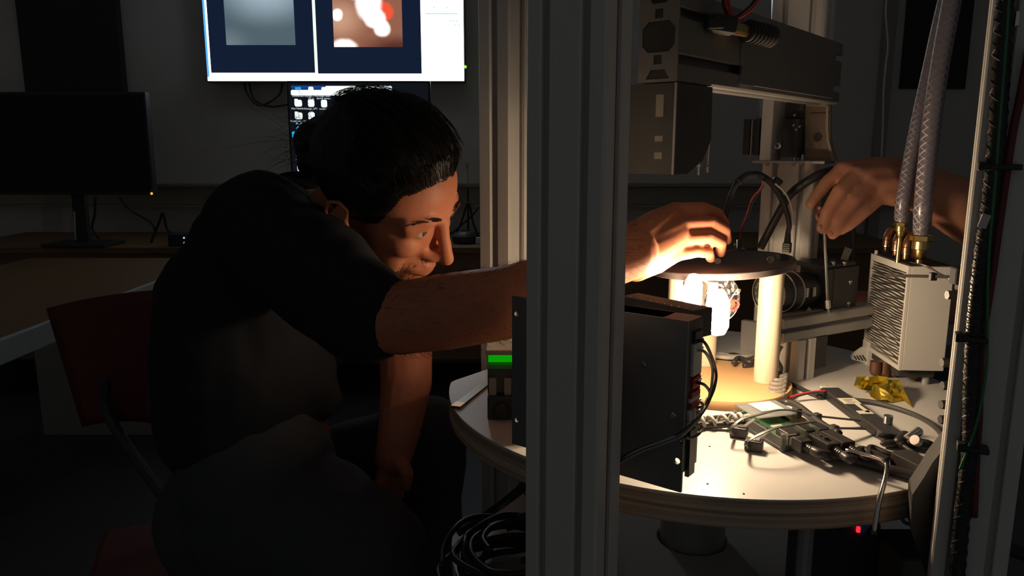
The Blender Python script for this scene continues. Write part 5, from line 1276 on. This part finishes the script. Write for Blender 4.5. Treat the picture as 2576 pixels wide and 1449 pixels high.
# right hand over the lamp plate
kn = [((1700, 528, .925), .0104), ((1716, 563, .915), .0104), ((1712, 602, .910), .0102), ((1698, 642, .908), .0096)]
for (p, rr), w in zip(kn, ((1600, 600, .865), (1600, 622, .86), (1600, 645, .858), (1600, 664, .86))):
    m.chain([(at(*w), .0208), (at((w[0]+p[0])/2, (w[1]+p[1])/2, (w[2]+p[2])/2), .0175), (at(*p), rr)])
m.chain([(at(1600, 640, .86), .0255), (at(1660, 612, .888), .021), (at(1700, 590, .908), .016)])
for seg in ([((1700, 528, .925), .0092), ((1768, 524, .928), .0082), ((1806, 538, .945), .0076), ((1822, 562, .962), .0068)],
            [((1716, 563, .915), .0090), ((1788, 559, .918), .0082), ((1823, 578, .938), .0076), ((1828, 604, .955), .0069)],
            [((1712, 602, .910), .0090), ((1782, 596, .913), .0082), ((1814, 611, .932), .0076), ((1813, 635, .950), .0068)],
            [((1698, 642, .908), .0086), ((1752, 633, .910), .0075), ((1782, 636, .924), .0069), ((1788, 650, .936), .0063)],
            [((1615, 600, .89), .019), ((1668, 580, .95), .0140), ((1730, 590, .975), .0110), ((1775, 615, .982), .0092)]):
    m.chain([(at(*p), rr) for p, rr in seg], 12)
# left arm, hanging to the knee
m.chain([(at(835, 600, 1.30), .062), (at(940, 760, 1.24), .052), (at(1020, 880, 1.17), .043), (at(1022, 960, 1.15), .041), (at(1005, 1080, 1.13), .034), (at(990, 1150, 1.12), .029)], 16)
for px, dy in ((958, 0), (972, .012), (986, .024), (1000, .036)):
    m.chain([(at(988, 1150, 1.12+dy*.4), .020), (at(px+8, 1192, 1.11+dy), .0125), (at(px-2, 1222, 1.10+dy), .0100), (at(px+4, 1246, 1.11+dy), .0088)], 10)
m.chain([(at(1004, 1160, 1.10), .014), (at(1024, 1192, 1.09), .0108), (at(1020, 1222, 1.09), .0092)], 10)
body = organic('body', m, M_skin, r, .0024, 4, .5, soft=(Ph(0, 0, 0), .17, 9))
hair = head_extras(H, r)
bp = Ph(-.120, 0, .004)
m = MB(); m.sph(bp, (.030, .030, .032), 24, 16); m.sph(bp+V3(-.006, 0, -.022), (.024, .026, .024), 24, 16); m.sph(bp+V3(.02, 0, -.004), .026, 20, 12)
for v in m.bm.verts: v.co += Vector((noise.noise(v.co*70), noise.noise(v.co*70+Vector((9, 0, 0))), noise.noise(v.co*70+Vector((0, 9, 0)))))*.006
obj('hair_bun', m, M_hair, r, True)
strands(H, r, 520, bp)
# beard stubble as short hairs
m = MB(); rnd = random.Random(8)
from mathutils.bvhtree import BVHTree
bv = BVHTree.FromPolygons([v.co+Vector(body['_o']) for v in body.data.vertices], [tuple(p.vertices) for p in body.data.polygons])
for i in range(1500):
    a = rnd.uniform(-1.35, 1.35); z_ = rnd.uniform(-.108, -.050)
    if -.079 < z_ < -.060 and abs(a) < .26: continue
    if z_ > -.058 and abs(a) < .10: continue
    if abs(a) > .55 and z_ > -.062: continue
    o_ = Ph(.0, 0, z_); d_ = (H.to_3x3()@Vector((math.cos(a), math.sin(a), 0))).normalized()
    hit = bv.ray_cast(o_+d_*.2, -d_)
    if hit[0] is None: continue
    p = hit[0]; n_ = hit[1]; d2 = (n_*.6+H.to_3x3()@Vector((.1, rnd.uniform(-.3, .3), -.8))).normalized(); m.cyl(p-n_*.0004, p+d2*.0026, .00028, .00015, 3, cap=False)
o = obj('stubble', m, M_brow, r); o['kind'] = 'stuff'
# short hairs along the hairline, combed back
m = MB(); Hr = H.to_3x3()
for i in range(1400):
    if i % 2: y = rnd.uniform(-.062, .062); q = Vector((.06, y, .070-.010*min(1, abs(y)/.05)**2+rnd.uniform(-.004, .002))); d_ = Vector((1, y*6, .35))
    else: z_ = rnd.uniform(-.03, .078); q = Vector((.028+z_*.40+rnd.uniform(-.002, .004), -.05, z_)); d_ = Vector((.35, -1, 0))
    d_ = (Hr@d_).normalized(); hit = bv.ray_cast(H@q+d_*.1, -d_)
    if hit[0] is None: continue
    p = hit[0]; n_ = hit[1]; b_ = (Hr@Vector((-1, rnd.uniform(-.25, .25), .45 if i % 2 else rnd.uniform(-.5, .2)))).normalized()
    b_ = (b_-n_*b_.dot(n_)).normalized(); L1 = rnd.uniform(.012, .024); m.tube([p, p+b_*L1*.5+n_*.004, p+b_*L1+n_*.007], [.00035, .00022], 3, 2, ends=False)
o = obj('hairline_hairs', m, M_hair, r); o['kind'] = 'stuff'
# fine hairs along the reaching forearm
m = MB()
for i in range(800):
    t = rnd.random(); px = 960+(1590-960)*t; py = 800-160*max(0, (t-.3)/.7)**1.2
    c = at(px, py, .848+.005*t); a = rnd.uniform(-.2, 2.2); d_ = V3(.15, -math.cos(a)*.8, math.sin(a)).normalized(); 
    if rnd.random() < .25: d_ = V3(0, -.5, -1).normalized()
    hit = bv.ray_cast(c+d_*.12, -d_)
    if hit[0] is None: continue
    p = hit[0]; n_ = hit[1]; d2 = (n_*.7+V3(rnd.uniform(.3, 1.2), rnd.uniform(-.3, .3), rnd.uniform(-.4, .3))).normalized(); m.tube([p-n_*.0004, p+d2*.004, p+d2*.008+V3(.002, 0, -.0012)], [.00017, .00008], 3, 2, ends=False)
o = obj('forearm_hair', m, M_hair, r); o['kind'] = 'stuff'
# t-shirt
m = MB()
for dy in (-.075, .075):
    m.chain([(at(735, 560, 1.13)+V3(0, dy, 0), .070), (at(690, 640, 1.15)+V3(0, dy, 0), .102), (at(648, 750, 1.17)+V3(0, dy, 0), .118), (at(634, 900, 1.17)+V3(0, dy, 0), .122), (at(636, 1010, 1.16)+V3(0, dy, 0), .116)], 20)
m.chain([(at(668, 560, 1.13), .072), (at(712, 556, 1.11), .064)], 18)
m.chain([(at(655, 575, 1.02), .078), (at(800, 690, .935), .071), (at(905, 775, .875), .062), (at(925, 790, .865), .058)], 20)      # right sleeve
m.chain([(at(835, 600, 1.30), .072), (at(925, 735, 1.25), .064)], 18)                                                     # left sleeve
m.chain([(at(730, 930, 1.12), .07), (at(770, 985, 1.11), .05), (at(808, 1005, 1.10), .030)], 16)                          # hanging front hem
shirt = organic('t_shirt', m, M_cloth, r, .006, 4, .5, .012, .07)
m = MB(); pts = []
cN = at(812, 560, 1.11); nx_ = (Ph(-.03, 0, -.05)-at(760, 600, 1.13)).normalized(); xa, ya, _ = axis_m(cN, cN+nx_)
for i in range(25):
    a = 2*PI*i/24; pts.append(at(770, 560, 1.115)+(xa*math.cos(a)*.078+ya*math.sin(a)*.074)+nx_*.004*math.sin(a*2))
m.tube(pts, .0055, 8, 2); obj('collar', m, M_cloth, r, True)
# trousers
m = MB()
m.chain([(at(650, 1190, 1.06), .118), (at(650, 1190, 1.24), .118), (at(600, 1300, 1.15), .13)], 20)
m.chain([(at(660, 1290, 1.06), .115), (at(800, 1325, 1.0), .100), (at(920, 1400, .95), .088), (at(930, 1440, .95), .080), (at(880, 1700, .97), .062), (V3(-.26, .98, .10), .05)], 20)
m.chain([(at(690, 1260, 1.28), .10), (at(900, 1170, 1.28), .082), (at(1082, 1092, 1.26), .066), (at(1085, 1250, 1.28), .058), (V3(-.16, 1.28, .10), .048)], 20)
tr = organic('trousers', m, M_jeans, r, .006, 5, .5, .010, .06)
for x, y in ((-.24, .98), (-.14, 1.28)):
    m = MB(); m.chain([(V3(x-.04, y, .045), .042), (V3(x+.06, y, .04), .040), (V3(x+.14, y, .032), .032)], 16)
    sb = organic('shoe', m, M_blackm, r, .006, 4)
    m = MB(); m.box((x+.05, y, .008), (.27, .088, .016), bev=.006); obj('sole', m, M_whitep, sb)

# ---- the second person reaching in from the right
r = root('person', V3(1.42, 1.62, 0), 'person mostly out of frame at the right whose hand holds the nut driver', 'person')
fw = V3(-.86, -.35, -.38); H2 = frame(fw, 0.0, V3(1.28, 1.50, 1.62))
m = MB(); head_shapes(m, H2); P2 = lambda x, y, z: H2@Vector((x, y, z))
m.chain([(P2(-.028, 0, -.045), .058), (V3(1.36, 1.55, 1.46), .062)])
m.chain([(V3(1.28, 1.68, 1.36), .085), (V3(1.44, 1.46, 1.36), .085)]); m.chain([(V3(1.37, 1.58, 1.34), .12), (V3(1.42, 1.62, 1.1), .13), (V3(1.44, 1.63, .95), .13)])
# arm with the driver
wr = at(2292, 462, 1.07)
m.chain([(V3(1.42, 1.42, 1.38), .068), (V3(1.12, 1.22, 1.12), .050), (at(2540, 600, 1.16), .046), (at(2430, 528, 1.11), .0445), (at(2350, 490, 1.085), .036), (wr, .031)], 20)
hk = [((2120, 428, 1.05), .0110), ((2158, 440, 1.035), .0115), ((2192, 462, 1.03), .0112), ((2216, 492, 1.03), .0105)]
for (p, rr), w in zip(hk, ((2272, 434, 1.06), (2276, 448, 1.055), (2282, 470, 1.05), (2286, 488, 1.05))):
    m.chain([(at(*w), .0220), (at((w[0]+p[0])/2, (w[1]+p[1])/2-4, (w[2]+p[2])/2), .0185), (at(*p), rr+.002)])
for seg in ([(hk[0][0], .0118), ((2082, 458, 1.045), .0102), ((2058, 488, 1.04), .0090), ((2040, 513, 1.035), .0078)],
            [(hk[1][0], .0118), ((2112, 482, 1.02), .0105), ((2082, 532, 1.018), .0092), ((2068, 575, 1.022), .0080)],
            [(hk[2][0], .0116), ((2148, 506, 1.015), .0102), ((2112, 552, 1.015), .0092), ((2095, 590, 1.022), .0078)],
            [(hk[3][0], .0108), ((2170, 535, 1.018), .0095), ((2135, 566, 1.018), .0084), ((2116, 578, 1.022), .0076)],
            [((2230, 470, 1.08), .018), ((2150, 505, 1.075), .0128), ((2100, 530, 1.06), .0108), ((2066, 545, 1.045), .0088)]):
    m.chain([(at(*p), rr) for p, rr in seg], 12)
# other arm, only a finger tip shows beside the heat exchanger
m.chain([(V3(1.26, 1.70, 1.36), .068), (V3(1.05, 1.52, 1.08), .050), (at(2420, 760, 1.30), .040), (at(2320, 768, 1.21), .030)], 18)
for dy, dz, L1 in ((0, 0, 1.0), (.02, .005, .9), (.038, .002, .85), (.054, -.006, .75)):
    a = at(2320, 768, 1.21)+V3(0, dy-.02, dz); b_ = at(2240, 768, 1.15)+V3(0, dy, dz); c_ = at(2190, 764, 1.13)+V3(0, dy, dz); e_ = at(2162, 762, 1.125)+V3((1-L1)*.05, dy, dz)
    m.chain([(a, .018), (b_, .0125), (c_, .0110), (e_, .0098)], 12)
m.chain([(at(2310, 790, 1.20), .016), (at(2250, 800, 1.14), .0115), (at(2215, 796, 1.12), .010)], 10)
b2 = organic('body', m, M_skin2, r, .0030, 6, .5)
head_extras(H2, r, seed=2)
# finger nails
m = MB()
for (px, py, Y, rr) in ((2063, 572, 1.0155, .0042), (2091, 588, 1.0155, .0040)):
    m.sph(at(px, py, Y), (rr*.75, .0018, rr), 12, 8)
obj('finger_nail', m, mat('nail', (.68, .34, .24), .35), r, True)
m = MB(); m.chain([(V3(1.42, 1.42, 1.38), .080), (V3(1.25, 1.31, 1.23), .070)], 18); m.chain([(V3(1.26, 1.70, 1.36), .080), (V3(1.16, 1.61, 1.22), .070)], 18)
m.chain([(V3(1.28, 1.68, 1.36), .098), (V3(1.44, 1.46, 1.36), .098)], 18); m.chain([(V3(1.37, 1.58, 1.34), .135), (V3(1.42, 1.62, 1.1), .15), (V3(1.44, 1.63, .95), .155)], 20)
organic('t_shirt', m, M_cloth, r, .010, 4, .5, .012, .07)
m = MB(); m.chain([(V3(1.44, 1.63, .95), .145), (V3(1.44, 1.63, .86), .14)], 18)
for d_ in (-1, 1): m.chain([(V3(1.44+.05*d_, 1.63-.07*d_, .85), .095), (V3(1.44+.05*d_, 1.63-.07*d_, .48), .070), (V3(1.45+.05*d_, 1.64-.07*d_, .08), .050)], 18)
organic('trousers', m, M_jeans, r, .012, 4)
for d_ in (-1, 1):
    m = MB(); c = V3(1.45+.05*d_, 1.64-.07*d_, 0); m.chain([(c+V3(.03, .02, .045), .044), (c+V3(-.07, -.04, .04), .040), (c+V3(-.15, -.08, .032), .032)], 16)
    sb = organic('shoe', m, M_blackm, r, .008, 4)
    m = MB(); m.box(c+V3(-.06, -.03, .007), (.28, .088, .014), Matrix.Rotation(.49, 3, 'Z'), bev=.005); obj('sole', m, M_whitep, sb)
bpy.context.view_layer.update()
